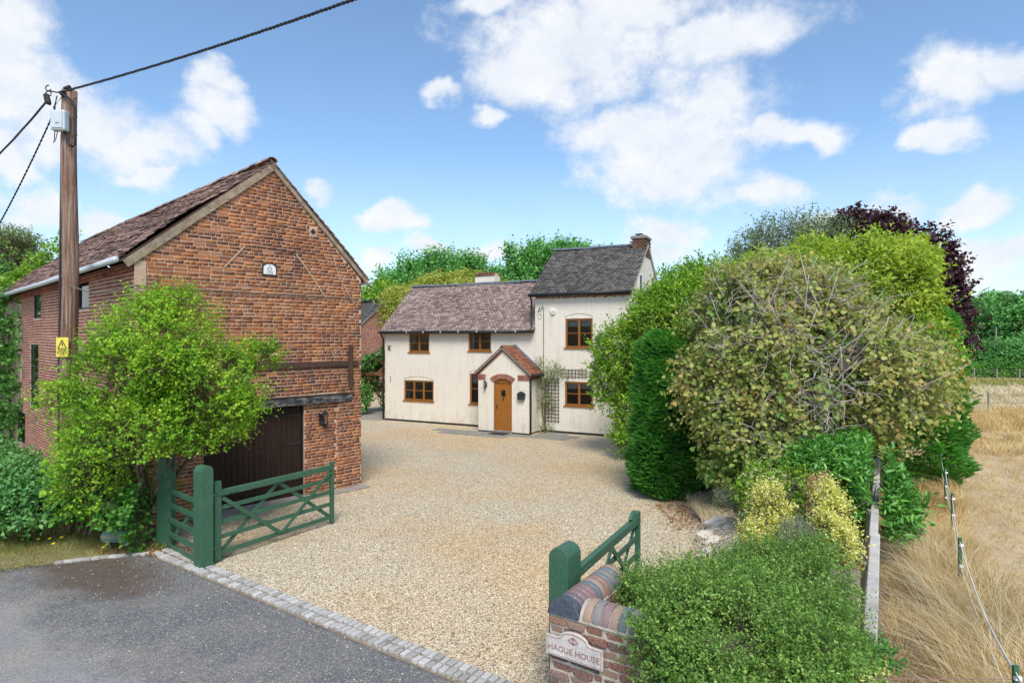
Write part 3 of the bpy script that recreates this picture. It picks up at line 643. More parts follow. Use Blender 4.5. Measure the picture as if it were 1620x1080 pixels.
# roof
ov = .10
def slope(x0, z0, x1, z1):
    d = Vector((x1 - x0, 0, z1 - z0)); return d.normalized(), d.length
exl = -.28; ezl = EZ - .02; exr = GW + .20; ezr = EZ - .02; RZ = APZ + .06
dl, ll = slope(exl, ezl, APX, RZ); dr, lr = slope(exr, ezr, APX, RZ)
roof_tiles('roof_tile', (exl, -.06, ezl), (0, 1, 0), dl, BL + .2, ll - .05, 'barn_tile', barn, 300, sag=.07, seed=11, rough=2.6)
roof_tiles('roof_tile', (exr, -.06, ezr), (0, 1, 0), dr, BL + .2, lr - .05, 'barn_tile', barn, 0, sag=.03, seed=12)
rb = MB(); rb.poly([(exl, -.04, ezl), (APX, -.04, RZ), (APX, BL + .1, RZ), (exl, BL + .1, ezl)]); rb.poly([(exr, -.04, ezr), (APX, -.04, RZ), (APX, BL + .1, RZ), (exr, BL + .1, ezr)])
o = rb.build('roof_deck', 'timber_dark', barn); so_ = o.modifiers.new('solid', 'SOLIDIFY'); so_.thickness = .05
ridge('ridge_tile', (APX, -.08, RZ + .02), (APX, BL + .1, RZ + .02), 'barn_tile', barn, .13)
def rake(x0, z0, x1, z1, w, mat, yy=(-.055, -.004)):
    d = Vector((x1 - x0, 0, z1 - z0)).normalized(); nrm = Vector((-d.z, 0, d.x)); nrm = nrm if nrm.z < 0 else -nrm; m = MB(); n = 14; rs = random.Random(3)
    pts = [(x0 + (x1 - x0) * i / n, z0 + (z1 - z0) * i / n) for i in range(n + 1)]; low = [(x + nrm.x * (w + rs.uniform(-.015, .015)), z + nrm.z * w) for x, z in pts]
    for i in range(n): m.prism([low[i], low[i + 1], pts[i + 1], pts[i]], *yy)
    m.build('verge', mat, barn)
rake(exl + .06, ezl - .01, APX, RZ - .03, .155, 'verge_mortar'); rake(exr, ezr - .01, APX, RZ - .03, .09, 'verge_mortar')
# gutter and pipes
g = MB(); g.tube([(-.36, -.12, EZ - .03), (-.36, 7, EZ - .06), (-.36, BL, EZ - .03)], .062, 10); g.build('gutter', 'grey_plastic', barn, smooth=True)
MB().tube([(-.30, 15.5, EZ - .08), (-.08, 15.5, EZ - .35), (-.08, 15.5, .1)], .045, 8).build('downpipe', 'grey_plastic', barn, smooth=True)
g = MB(); g.tube([(GW + .24, -.1, EZ - .05), (GW + .24, BL, EZ - .05)], .055, 8); g.build('gutter', 'grey_plastic', barn, smooth=True)
# garage doors: planks, straps, handle
for leaf, (a, b) in enumerate(((1.32, 2.47), (2.48, 3.64))):
    D = bpy.data.objects.new('door', None); COL.objects.link(D); D.parent = barn; D['label'] = ('left leaf of the dark plank double doors', 'right leaf of the dark plank double doors')[leaf]
    n = 9; w = (b - a) / n
    for i in range(n): MB().box(a + i * w + .003, a + (i + 1) * w - .003, .16 + random.uniform(0, .004), .20, .04, 2.2).build('plank', 'dark_plank', D, .004)
    MB().box(a, b, .2, .23, 0.04, 2.2).build('door_back', 'dark_plank', D)
    hx = a if leaf == 0 else b; sg = 1 if leaf == 0 else -1
    for hz in (.45, 1.32, 2.02): MB().prism([(hx, hz - .03), (hx + sg * .42, hz - .008), (hx + sg * .42, hz + .008), (hx, hz + .03)], .148, .158).build('hinge_strap', 'iron', D)
MB().tube([(2.55, .15, 1.2), (2.55, .11, 1.2), (2.68, .10, 1.22)], .011, 6).box(2.53, 2.57, .148, .157, 1.12, 1.28).build('door_handle', 'iron', barn)
MB().box(3.63, 3.66, .10, .24, 0, 2.25).box(1.30, 1.325, .10, .24, 0, 2.25).build('door_frame', 'black_paint', barn)
MB().box(1.15, 4.95, -.045, .08, 2.26, 2.45).build('lintel_beam', 'beam_paint', barn, .01)
MB().box(1.1, 5.02, -.06, .02, 2.455, 2.485).build('lintel_trim', 'timber_dark', barn, .004)
MB().box(1.0, 5.3, -.35, .3, 0, .045).build('threshold', 'concrete', barn, .01)
MB().box(1.8, 5.14, -.055, -.012, 3.17, 3.30).build('tie_bar', 'timber_dark', barn, .006)
MB().box(4.82, 4.95, -.085, -.056, 2.63, 3.72).build('tie_plate', 'timber_dark', barn, .006)
MB().box(2.28, 3.02, -.03, .1, 3.735, 3.79).build('hole_lintel', 'timber_dark', barn)
MB().prism([(3.86, 6.37), (3.99, 6.5), (3.86, 6.63), (3.73, 6.5)], -.012, .0).build('vent_surround', 'lime_strip', barn)
MB().prism([(3.86, 6.42), (3.94, 6.5), (3.86, 6.58), (3.78, 6.5)], -.016, .0).build('diamond_vent', 'black_paint', barn)
def strip(parent, A_, d_, pts, mat, w=.018, off=-.018, name='mortar_scar'):
    q = [hit(A_, d_, *p) for p in pts]; m = MB()
    for i in range(len(q) - 1): m.beam((q[i][0], off, q[i][1]), (q[i + 1][0], off, q[i + 1][1]), .008, w, (0, 0, 1))
    m.build(name, mat, parent)
strip(barn, BA, bd, [(354, 423), (372, 405), (387, 389)], 'lime_strip', .03); strip(barn, BA, bd, [(467, 401), (488, 430), (512, 467)], 'lime_strip', .03)
strip(barn, BA, bd, [(527, 408), (536, 440), (560, 480)], 'lime_strip', .02); strip(barn, BA, bd, [(387, 389), (425, 393), (467, 401)], 'black_paint', .012)
q = [hit(BA, bd, *p) for p in ((214, 452), (264, 454), (330, 459), (420, 465), (500, 469), (575, 473))]
MB().tube([(x, -.04, z) for x, z in q], .012, 6).build('wall_cable', 'grey_cable', barn)
# date stone
ds = MB(); ds.box(2.58, 2.92, -.03, .02, 5.34, 5.61); ds.build('date_stone', 'sign_black', barn, .004)
pts = [(2.605, 5.36), (2.895, 5.36), (2.895, 5.50)] + [(2.75 + .145 * math.cos(a), 5.50 + .095 * math.sin(a)) for a in [math.pi * i / 10 for i in range(1, 10)]] + [(2.605, 5.50)]
MB().prism(pts, -.036, -.028).build('date_panel', 'white_paint', barn)
for body, zz, sz in (('A', 5.555, .075), ('R\u00b73', 5.485, .085), ('1722', 5.405, .085)):
    text_mesh('date_lettering', body, sz, 'sign_black', barn, (2.75, -.038, zz), (R(90), 0, 0))
# coach lantern on the brick nib
LN = bpy.data.objects.new('wall_lantern', None); COL.objects.link(LN); LN.parent = barn; LN.location = (4.10, -.02, 1.86)
def lantern(LN, s=1., mat='black_paint'):
    MB().box(-.04 * s, .04 * s, .02, .06, -.1 * s, .1 * s).tube([(0, .03, -.05 * s), (0, -.04 * s, -.12 * s), (0, -.11 * s, -.14 * s)], .012 * s, 6).build('bracket', mat, LN)
    MB().tube([(0, -.11 * s, .10 * s), (0, -.11 * s, .13 * s), (0, -.11 * s, .17 * s), (0, -.11 * s, .19 * s)], [.085 * s, .075 * s, .03 * s, .008 * s], 6).build('cap', mat, LN)
    MB().tube([(0, -.11 * s, -.16 * s), (0, -.11 * s, -.12 * s), (0, -.11 * s, -.10 * s)], [.015 * s, .045 * s, .055 * s], 6).build('lantern_base', mat, LN)
    m = MB()
    for k in range(6):
        a = math.pi / 3 * k; m.beam((math.cos(a) * .05 * s, -.11 * s + math.sin(a) * .05 * s, -.10 * s), (math.cos(a) * .07 * s, -.11 * s + math.sin(a) * .07 * s, .10 * s), .008 * s, .008 * s)
    m.build('lantern_frame', mat, LN); MB().tube([(0, -.11 * s, -.1 * s), (0, -.11 * s, .1 * s)], [.045 * s, .062 * s], 6).build('lantern_glass', 'glass', LN)
    MB().tube([(0, -.11 * s, -.08 * s), (0, -.11 * s, .03 * s), (0, -.11 * s, .05 * s)], [.012 * s, .022 * s, .006 * s], 6).build('bulb', 'white_paint', LN)
lantern(LN, 1.25)
# barn side windows
for (a, b, c, d), mt, nc, nr in zip(sw, ('sign_black',) * 4, (1, 1, 1, 1), (1, 1, 3, 1)):
    w_ = casement(barn, a, b, c, d, nc, nr, -.015, mt, '-y', .05, sill=False)
    # added board behind each pane; pale blue on upper ones paints the sky's reflection
    MB().box(.12, .13, a, b, c, d).build('window_backing', 'painted_sky_reflection' if c > 4 else 'window_dark', barn)

# ------------------------------------------------------------------ cottage
CA = Vector((-6.16, 29.1, 0)); CR = math.atan2(-.451, .8925); cdv = (.8925, -.451)
cot = thing('white_cottage', 'cream rendered cottage with oak windows, a lower left wing and a taller right wing', 'house', CA, CR)
W1, W2, DP = 8.02, 12.2, 4.7; E1, E2, R1, R2 = 4.33, 5.84, 6.58, 7.93
wins = [(1.43, 2.59, 3.30, 4.16), (4.71, 5.87, 3.38, 4.25), (1.14, 2.83, 1.02, 1.97), (4.77, 5.72, 1.01, 2.36)]
wr = [(9.39, 10.58, 3.54, 4.74), (9.37, 10.60, 1.16, 2.15)]
m = MB(); wall_face(m, W1, E1, wins, 'x', 0, .2)
m.box(0, .02, .0, DP, 0, E1); m.poly([(0, 0, E1), (0, DP, E1), (0, DP / 2, R1 - .08)]); m.poly([(0, DP, 0), (W1, DP, 0), (W1, DP, E1), (0, DP, E1)]); m.build('wall', 'render_paint', cot)
m = MB()
sub = MB(); wall_face(sub, W2 - W1, 5.60, [(a - W1, b - W1, c, d) for a, b, c, d in wr], 'x', -.04, .24)
sub.v = [(x + W1, y, z) for x, y, z in sub.v]
sub.poly([(W1, -.04, 0), (W1, 0, 0), (W1, 0, 5.6), (W1, -.04, 5.6)])
gwin = [(.94, 1.50, 5.68, 6.58), (3.05, 3.62, 5.95, 6.5)]
wall_face(sub, DP, E2, [], 'y', W2, 0, 0)
sub.v += []; sub.poly([(W2, -.04, 0), (W2, 0, 0), (W2, 0, 5.6), (W2, -.04, 5.6)])
sub.poly([(W2, 0, E2), (W2, DP, E2), (W2, DP / 2, R2 - .05)]); sub.poly([(W1, 0, E1), (W1, DP, E1), (W1, DP, E2), (W1, DP / 2, R2 - .05), (W1, 0, E2)])
sub.poly([(W1, DP, 0), (W2, DP, 0), (W2, DP, E2), (W1, DP, E2)]); sub.poly([(W1, -.02, 5.6), (W2, -.02, 5.6), (W2, -.02, E2), (W1, -.02, E2)])
sub.build('wall', 'render_paint', cot)['label'] = 'taller rendered wing at the right with a gable'
MB().box(.05, W2 - .1, .05, DP - .1, 2.45, 2.6).box(4.0, 4.1, .25, DP - .1, 0, 4.2).box(7.9, 8.0, .25, DP - .1, 0, 5.5).box(.2, W2 - .2, 3.3, 3.4, 0, 4.2).build('inner_floor', 'interior', cot)
# brick band under the right eaves
C, Z = wall_bricks(W2 - W1 - .04, lambda x: .32, [], 'x', seed=31, course=.075, bl=.11, face=-.03)
link('brick', boxes_mesh('brick', [(c[0] + W1 + .02, c[1], c[2] + 5.56) for c in C], Z, 'old_brick', .003, 5), cot, None, 'stuff')
# windows
lab = ['upper left two light window', 'upper middle two light window', 'lower left three light window', 'window half hidden by the porch', 'upper window of the right wing', 'lower window of the right wing']
cols = [2, 2, 3, 2, 2, 2]
for (a, b, c, d), nc, lb, bl, yy in zip(wins + wr, cols, lab, (0, 0, 0, .35, .25, .22), (0, 0, 0, 0, -.04, -.04)):
    casement(cot, a, b, c, d, nc, 2, yy, blind=bl, label=lb, curtain=not bl)
    # segmental head over the ground floor and right windows
for (a, b, zt, yy) in ((1.14, 2.83, 2.0, 0), (9.39, 10.58, 4.78, -.04), (4.77, 5.72, 2.39, 0)):
    n = 14; P = [(a - .03 + (b - a + .06) * i / n, zt + .04 + .13 * math.sin(math.pi * i / n)) for i in range(n + 1)]
    MB().tube([(x, yy - .005, z) for x, z in P], .012, 5).build('arch_trim', 'lime', cot)
for (a, b, c, d) in gwin:
    fr = MB(); fr.box(W2 - .01, W2 + .03, a, b, c, c + .07).box(W2 - .01, W2 + .03, a, b, d - .07, d).box(W2 - .01, W2 + .03, a, a + .07, c + .07, d - .07).box(W2 - .01, W2 + .03, b - .07, b, c + .07, d - .07)
    fo = fr.build('gable_window', 'white_paint', cot); MB().box(W2 + .002, W2 + .012, a + .07, b - .07, c + .07, d - .07).build('pane', 'black_paint', fo)
# roofs
def croof(x0, x1, ez, rz, mat, ridge_mat, eo=.22, lo=.0, ro=.0, seed=1):
    d = Vector((0, DP / 2 + eo, rz - ez + eo * .75)); O = (x0 - lo, -eo, ez - eo * .75 + .02 + eo * .35)
    ez2 = O[2]; d = Vector((0, DP / 2 + eo, rz - ez2)); L_ = x1 - x0 + lo + ro
    roof_tiles('roof_tile', O, (1, 0, 0), d, L_, d.length - .06, mat, cot, 0, sag=.022, seed=seed, rough=.3, gauge=.118)
    d2 = Vector((0, -(DP / 2 + eo), rz - ez2)); roof_tiles('roof_tile', (x0 - lo, DP + eo, ez2), (1, 0, 0), d2, L_, d2.length - .06, mat, cot, 0, sag=.02, seed=seed + 1)
    r_ = MB(); r_.poly([(x0 - lo, -eo + .01, ez2 - .01), (x1 + ro, -eo + .01, ez2 - .01), (x1 + ro, DP / 2, rz - .01), (x0 - lo, DP / 2, rz - .01)]).poly([(x0 - lo, DP + eo - .01, ez2 - .01), (x1 + ro, DP + eo - .01, ez2 - .01), (x1 + ro, DP / 2, rz - .01), (x0 - lo, DP / 2, rz - .01)])
    q = r_.build('roof_deck', 'timber_dark', cot); sm = q.modifiers.new('s', 'SOLIDIFY'); sm.thickness = .04; sm.offset = -1
    n = int(L_ / .34); sg = [(x0 - lo + L_ * i / 6, DP / 2, rz + .03 + (.05 * ((i / 3 - 1) ** 2) - .03)) for i in range(7)]
    for i in range(6): ridge('ridge_tile', sg[i], sg[i + 1], ridge_mat, cot, .13, max(2, n // 6))
    return ez2
ea = croof(0, W1, E1, R1, 'cottage_tile', 'ridge_blue', .22, .10, 0, 21); eb = croof(W1, W2, E2, R2, 'dark_tile', 'ridge_blue', .22, .14, .05, 25)
MB().tube([(-.14, -.27, ea - .03), (4, -.27, ea - .05), (W1 - .02, -.27, ea - .03)], .065, 8).build('gutter', 'black_paint', cot, smooth=True)
MB().tube([(W1 - .2, -.29, eb - .03), (W2 + .05, -.29, eb - .02)], .065, 8).build('gutter', 'black_paint', cot, smooth=True)
MB().box(-.05, W1, -.19, -.16, ea - .10, ea).build('fascia', 'black_paint', cot); MB().box(W1 - .1, W2 + .02, -.19, -.16, eb - .10, eb).build('fascia', 'black_paint', cot)
for i in range(7): MB().box(1.5 + i * .95, 1.55 + i * .95, -.345, -.335, ea - .06, ea + .0).build('gutter_bracket', 'white_paint', cot)
MB().tube([(W1 - .12, -.27, eb - .08), (W1 - .12, -.14, eb - .3), (W1 - .12, -.14, ea + .1), (W1 - .12, -.26, ea)], .04, 8).build('downpipe', 'black_paint', cot, smooth=True)
MB().tube([(-.06, -.25, ea - .06), (-.06, -.05, ea - .35), (-.06, -.05, .05)], .042, 8).build('downpipe', 'black_paint', cot, smooth=True)
MB().box(0, 5.85, -.012, 0, 0, .09).box(8.3, W2, -.055, -.04, 0, .09).build('plinth', 'black_paint', cot)
# mortar verge on the gable of the right wing
for (y0, z0_, y1, z1) in ((-.2, eb, DP / 2, R2), (DP + .2, eb, DP / 2, R2)):
    MB().beam((W2 + .03, y0, z0_ - .03), (W2 + .03, y1, z1 - .03), .05, .09).build('verge', 'lime', cot)
for (y0, z0_, y1, z1) in ((-.2, ea, DP / 2, R1), (DP + .2, ea, DP / 2, R1)):
    MB().beam((-.07, y0, z0_ - .03), (-.07, y1, z1 - .03), .05, .08).build('verge', 'verge_mortar', cot)
# chimneys
ch = MB().box(11.64, 12.19, 2.02, 2.80, 7.3, 8.02).build('chimney', 'mortar', cot); ch['label'] = 'brick chimney on the right gable'
C = []; Z = []
for r_ in range(10):
    z = 7.42 + r_ * .078; ofs = (r_ % 2) * .11
    for i in range(4):
        x = 11.64 + ofs - .11 + i * .18
        if 11.6 < x + .09 < 12.24: C.append((x + .09, 2.01, z)); Z.append((.165, .05, .064))
    for i in range(5):
        y = 2.02 + ofs - .11 + i * .2
        if 2.0 < y + .09 < 2.84: C.append((12.20, y + .09, z)); Z.append((.05, .185, .064))
link('brick', boxes_mesh('brick', C, Z, 'chimney_brick', .003, 4), ch)
MB().box(11.57, 12.26, 1.95, 2.87, 8.17, 8.27).box(11.60, 12.23, 1.98, 2.84, 8.27, 8.30).build('chimney_cap', 'slab', ch, .01)
MB().tube([(11.85, 2.3, 8.28), (11.85, 2.3, 8.40)], [.05, .05], 8).box(11.68, 12.02, 2.2, 2.5, 8.40, 8.415).build('flue_cowl', 'iron', ch)
MB().box(11.58, 12.1, 1.94, 2.0, 7.52, 7.68).box(11.6, 12.0, 1.86, 1.95, 7.5, 7.53).build('lead_flashing', 'lead', ch)
c2 = MB().box(3.56, 4.63, 2.55, 3.15, 6.0, 7.02).build('chimney', 'render_paint', cot); c2['label'] = 'low white rendered chimney behind the left ridge'
C = []; Z = []
for r_ in range(2):
    for i in range(5): C.append((3.66 + i * .22, 2.56, 7.06 + r_ * .08)); Z.append((.20, .11, .066))
    for i in range(5): C.append((3.66 + i * .22, 3.12, 7.06 + r_ * .08)); Z.append((.20, .11, .066))
link('brick', boxes_mesh('brick', C, Z, 'porch_brick', .003, 4), c2); MB().box(3.6, 4.6, 2.6, 3.1, 7.02, 7.15).build('chimney_core', 'mortar', c2)
# wall fittings
MB().beam((.19, -.02, 3.38), (.36, -.02, 3.62), .02, .035).beam((.36, -.035, 3.38), (.19, -.035, 3.62), .02, .035).build('wall_tie', 'iron', cot)
MB().box(.34, .36, -.02, -.003, 1.85, 2.15).build('wall_tie', 'grey_cable', cot)
al = MB(); al.prism([(8.75, 4.99), (8.97, 4.99), (8.99, 5.16), (8.73, 5.16)], -.12, -.04).prism([(8.80, 4.92), (8.92, 4.92), (8.97, 4.99), (8.75, 4.99)], -.11, -.04); al.build('alarm_box', 'white_paint', cot, .015)
MB().box(8.82, 8.90, -.125, -.119, 5.03, 5.06).build('alarm_mark', 'lead', cot)
MB().tube([(10.92, -.04, 4.06), (10.92, -.14, 4.06)], .05, 8).tube([(10.86, -.12, 4.0), (10.86, -.22, 3.92)], [.07, .10], 10).tube([(10.98, -.12, 4.0), (10.98, -.22, 3.92)], [.06, .085], 10).build('flood_lamp', 'grey_cable', cot)
MB().tube([(8.42, -.06, 5.2), (8.42, -.06, 3.0), (8.42, -.06, 2.3)], .014, 5).tube([(8.42, -.06, 5.2), (8.38, -.08, 5.28), (8.30, -.08, 5.1), (8.24, -.08, 5.1)], .012, 5).build('wall_cable', 'grey_cable', cot)
MB().tube([(8.22, -.06, 5.25), (8.26, -.13, 5.2), (8.22, -.06, 5.12), (8.14, -.12, 5.02)], .014, 5).build('cable_hook', 'iron', cot)
MB().tube([(8.24 + .08 * math.cos(a), -.055, 4.85 + .11 * math.sin(a)) for a in [i * .6 for i in range(11)]], .007, 4).build('cable_loop', 'grey_cable', cot)
# porch
PX0, PX1, PF = 5.87, 8.24, -1.12; pc = (PX0 + PX1) / 2 + .0; PE = 2.42; PR = 3.50
D0, D1, DZ = 6.60, 7.46, 2.12
m = MB(); NA = 10
arch = [(D0 + (D1 - D0) * i / NA, DZ + .14 * math.sin(math.pi * i / NA)) for i in range(NA + 1)]
m.poly([(PX0, PF, 0), (D0, PF, 0), (D0, PF, DZ), (PX0, PF, PE)]); m.poly([(D1, PF, 0), (PX1, PF, 0), (PX1, PF, PE), (D1, PF, DZ)])
m.poly([(PX0, PF, PE)] + [(x, PF, z) for x, z in arch[:6]] + [(pc, PF, PR - .02)]); m.poly([(x, PF, z) for x, z in arch[5:]] + [(PX1, PF, PE), (pc, PF, PR - .02)])
m.poly([(D0, PF, 0), (D0, PF + .15, 0), (D0, PF + .15, DZ), (D0, PF, DZ)]); m.poly([(D1, PF, 0), (D1, PF + .15, 0), (D1, PF + .15, DZ), (D1, PF, DZ)])
for i in range(NA): m.poly([(arch[i][0], PF, arch[i][1]), (arch[i + 1][0], PF, arch[i + 1][1]), (arch[i + 1][0], PF + .15, arch[i + 1][1]), (arch[i][0], PF + .15, arch[i][1])])
m.poly([(PX0, PF, 0), (PX0, 0, 0), (PX0, 0, PE), (PX0, PF, PE)]); m.poly([(PX1, PF, 0), (PX1, 0, 0), (PX1, 0, PE), (PX1, PF, PE)])
m.build('porch_wall', 'render_paint', cot)
MB().box(PX0, D0, PF - .012, PF, 0, .06).build('porch_plinth', 'black_paint', cot); MB().box(D1, PX1, PF - .012, PF, 0, .06).box(PX1, PX1 + .012, PF, -.05, 0, .06).build('porch_plinth', 'black_paint', cot)
# oak door: frame, planks, small leaded window
pd = bpy.data.objects.new('front_door', None); COL.objects.link(pd); pd.parent = cot
fr = MB(); fr.box(D0, D0 + .07, PF + .05, PF + .13, .04, DZ).box(D1 - .07, D1, PF + .05, PF + .13, .04, DZ)
fr.prism([(D0, DZ - .05)] + [(D1, DZ - .05)] + [(x, z) for x, z in reversed(arch)], PF + .05, PF + .13); fr.build('door_frame', 'oak_frame', pd)
n = 5; w = (D1 - D0 - .14) / n
for i in range(n): MB().box(D0 + .07 + i * w + .002, D0 + .07 + (i + 1) * w - .002, PF + .08, PF + .12, .1, DZ - .05).build('plank', 'oak', pd, .004)
mc = (D0 + D1) / 2
MB().box(mc - .10, mc + .10, PF + .068, PF + .082, 1.52, 1.78).build('door_light_frame', 'iron', pd)
for dx in (-.042, .042):
    for dz in (1.60, 1.70): MB().box(mc + dx - .032, mc + dx + .032, PF + .06, PF + .07, dz - .042, dz + .042).build('pane', 'glass', pd)
MB().box(mc - .03, mc + .03, PF + .068, PF + .08, 1.36, 1.48).tube([(mc, PF + .06, 1.46), (mc, PF + .04, 1.36)], .018, 6).build('knocker', 'iron', pd)
MB().box(D0 + .10, D0 + .13, PF + .05, PF + .08, 1.0, 1.14).build('handle', 'iron', pd)
MB().box(D0 - .02, D1 + .02, PF - .05, PF + .12, 0, .10).build('threshold', 'slab', pd, .008)
# brick arch and shoulder bricks
for i in range(15):
    a = math.pi * (.5 + (i - 7) * .0275); rr = 1.02; cx, cz = mc, DZ + .14 - .78
    o = link('arch_brick', units('porch_brick')[i % 4], cot); o.location = (cx + math.cos(a) * (.78 + .10), PF - .006, cz + math.sin(a) * (.78 + .10)); o.rotation_euler = (0, -(a - math.pi / 2), 0); o.scale = (.066, .05, .19)
for (x0, x1) in ((PX0 - .02, PX0 + .36), (PX1 - .50, PX1 + .02)):
    for r_ in range(3):
        x = x0 + (r_ % 2) * .0
        while x < x1 - .05:
            ww = min(.21, x1 - x); o = link('shoulder_brick', units('porch_brick')[r_], cot); o.location = (x + ww / 2, PF - .008, 2.24 + r_ * .077); o.scale = (ww - .012, .05, .065); x += ww if r_ != 1 else ww * .5 + .02
for r_ in range(3):
    for i in range(5): o = link('shoulder_brick', units('porch_brick')[r_], cot); o.location = (PX1 + .008, PF + .1 + i * .22, 2.24 + r_ * .077); o.scale = (.05, .20, .065)
# porch roof
eo = .14; e0 = PE + .02; 
for sgn, xe in ((1, PX0 - eo), (-1, PX1 + eo)):
    d = Vector((pc - xe, 0, PR + .05 - e0)); roof_tiles('porch_tile', (xe, PF - .1, e0), (0, 1, 0), d, 1.22, d.length - .04, 'porch_tile', cot, 0, sag=.008, seed=40 + sgn, gauge=.098)
    q = MB().poly([(xe, PF - .1, e0 - .01), (pc, PF - .1, PR + .03), (pc, 0, PR + .03), (xe, 0, e0 - .01)]).build('porch_roof_deck', 'timber_dark', cot); sm = q.modifiers.new('s', 'SOLIDIFY'); sm.thickness = .03
    MB().beam((xe, PF - .10, e0 - .02), (pc, PF - .10, PR + .02), .03, .06, (0, 0, 1)).build('porch_verge', 'slab', cot)
    C = []; Z = []; Rt = []; nb = 15; ang = math.atan2(d.z, abs(d.x)) * (-1 if sgn > 0 else 1)
    for i in range(nb):
        f = (i + .5) / nb; C.append((xe + (pc - xe) * f, PF - .03, e0 - .11 + (PR + .05 - e0) * f)); Z.append((.095, .05, .065)); Rt.append(np.array(Matrix.Rotation(ang, 3, 'Y')))
    link('verge_brick', boxes_mesh('verge_brick', C, Z, 'porch_brick', .002, 3, np.array(Rt)), cot, None, 'stuff')
    MB().beam((xe - .02, -.03, e0 + .08), (pc, -.03, PR + .14), .05, .10, (0, 0, 1)).build('lead_flashing', 'lead', cot)
    MB().tube([(xe - sgn * .04, PF - .12, e0 - .03), (xe - sgn * .04, -.02, e0 - .03)], .045, 8).build('porch_gutter', 'black_paint', cot)
ridge('porch_ridge_tile', (pc, PF - .12, PR + .05), (pc, -.02, PR + .05), 'porch_tile', cot, .09, 4)
MB().tube([(PX1 + .18, PF + .12, e0 - .06), (PX1 + .06, PF + .04, e0 - .22), (PX1 + .06, PF + .04, .03)], .038, 8).build('downpipe', 'black_paint', cot, smooth=True)
pl = bpy.data.objects.new('porch_lantern', None); COL.objects.link(pl); pl.parent = cot; pl.location = (6.26, PF - .02, 1.98); lantern(pl, 1.0, 'iron')
# letter box with a rounded lid
lb_ = MB(); lb_.prism([(7.78, 1.42), (8.06, 1.42), (8.08, 1.62), (8.06, 1.70), (8.0, 1.74), (7.92, 1.77), (7.84, 1.74), (7.78, 1.70), (7.76, 1.62)], PF - .13, PF - .005); lb_.build('letterbox', 'sign_black', cot, .008)
MB().box(7.74, 8.10, PF - .15, PF - .0, 1.63, 1.65).build('letterbox_lid', 'iron', cot)
MB().box(mc - .38, mc + .38, PF - .62, PF - .08, .012, .035).build('doormat', 'iron', cot)
# trellis: its own thing on the wall
tr = thing('wall_trellis', 'brown wooden lattice trellis on the cream wall left of the lower right window', 'trellis', CA + Vector((cdv[0] * 8.8, cdv[1] * 8.8, 0)), CR)
def lath(a, b): MB().beam((a[0] - 8.8, -.075, a[1]), (b[0] - 8.8, -.075, b[1]), .018, .022).build('lath', 'timber_dark', tr)
for i in range(5): lath((8.50 + i * .15, .42), (8.50 + i * .15, 2.25))
for i in range(13): lath((8.44, .50 + i * .145), (9.14, .50 + i * .145))
for i in range(6): lath((9.55 + i * .15, 2.30), (9.55 + i * .15, 2.66))
for i in range(3): lath((9.2, 2.36 + i * .14), (10.33, 2.36 + i * .14))
# paving round the porch
pv = props(bpy.data.objects.new('paving', None), kind='structure'); COL.objects.link(pv); pv.location = CA; pv.rotation_euler = (0, 0, CR)
pat = [(3.9 + i * .62, -1.75, .6, .55) for i in range(10)] + [(4.6 + i * .62, -2.32, .6, .55) for i in range(5)] + [(8.45 + i * .62, -1.18, .6, .55) for i in range(3)] + [(8.45 + i * .62, -.61, .6, .55) for i in range(2)]
for (x, y, a, b) in pat: MB().box(x, x + a - .015, y, y + b - .015, -.03, .016 + random.uniform(0, .006)).build('paving_slab', 'slab', pv, .006)

# ------------------------------------------------------------------ neighbour's brick house, carport, shed
nb_ = thing('neighbour_house', 'plain red brick gable of a neighbouring house seen between the barn and the cottage', 'house', (-11.3, 44.2, 0), math.atan2(.66, .75))
m = MB(); m.poly([(0, 0, 0), (4.4, 0, 0), (4.4, 0, 4.9), (2.2, 0, 6.7), (0, 0, 4.9)]).poly([(0, 0, 0), (0, 9, 0), (0, 9, 4.9), (0, 0, 4.9)]).poly([(4.4, 0, 0), (4.4, 9, 0), (4.4, 9, 4.9), (4.4, 0, 4.9)]).poly([(0, 9, 0), (4.4, 9, 0), (4.4, 9, 4.9), (2.2, 9, 6.7), (0, 9, 4.9)])
m.build('wall', 'side_mortar', nb_)
C, Z = wall_bricks(4.4, lambda x: 4.9 + 1.75 * (1 - abs(x - 2.2) / 2.2), [], 'x', seed=61)
link('brick', boxes_mesh('brick', C, Z, 'side_brick', .003, 5), nb_, None, 'stuff')
MB().tube([(2.2 + .25 * math.cos(a), -.03, 5.6 + .3 * math.sin(a)) for a in [i * math.pi / 2 for i in range(5)]], .04, 4).build('diamond_trim', 'lime_strip', nb_)
for sgn, xe in ((1, -.2), (-1, 4.6)):
    d = Vector((2.2 - xe, 0, 6.85 - 4.85)); roof_tiles('roof_tile', (xe, -.15, 4.85), (0, 1, 0), d, 9.2, d.length, 'dark_tile', nb_, 0, tw=.25, gauge=.22, seed=62 + sgn)
    MB().beam((xe, -.12, 4.82), (2.2, -.12, 6.83), .05, .14).build('verge', 'slab', nb_)
    MB().poly([(xe, -.15, 4.84), (2.2, -.15, 6.84), (2.2, 9, 6.84), (xe, 9, 4.84)]).build('roof_deck', 'timber_dark', nb_)

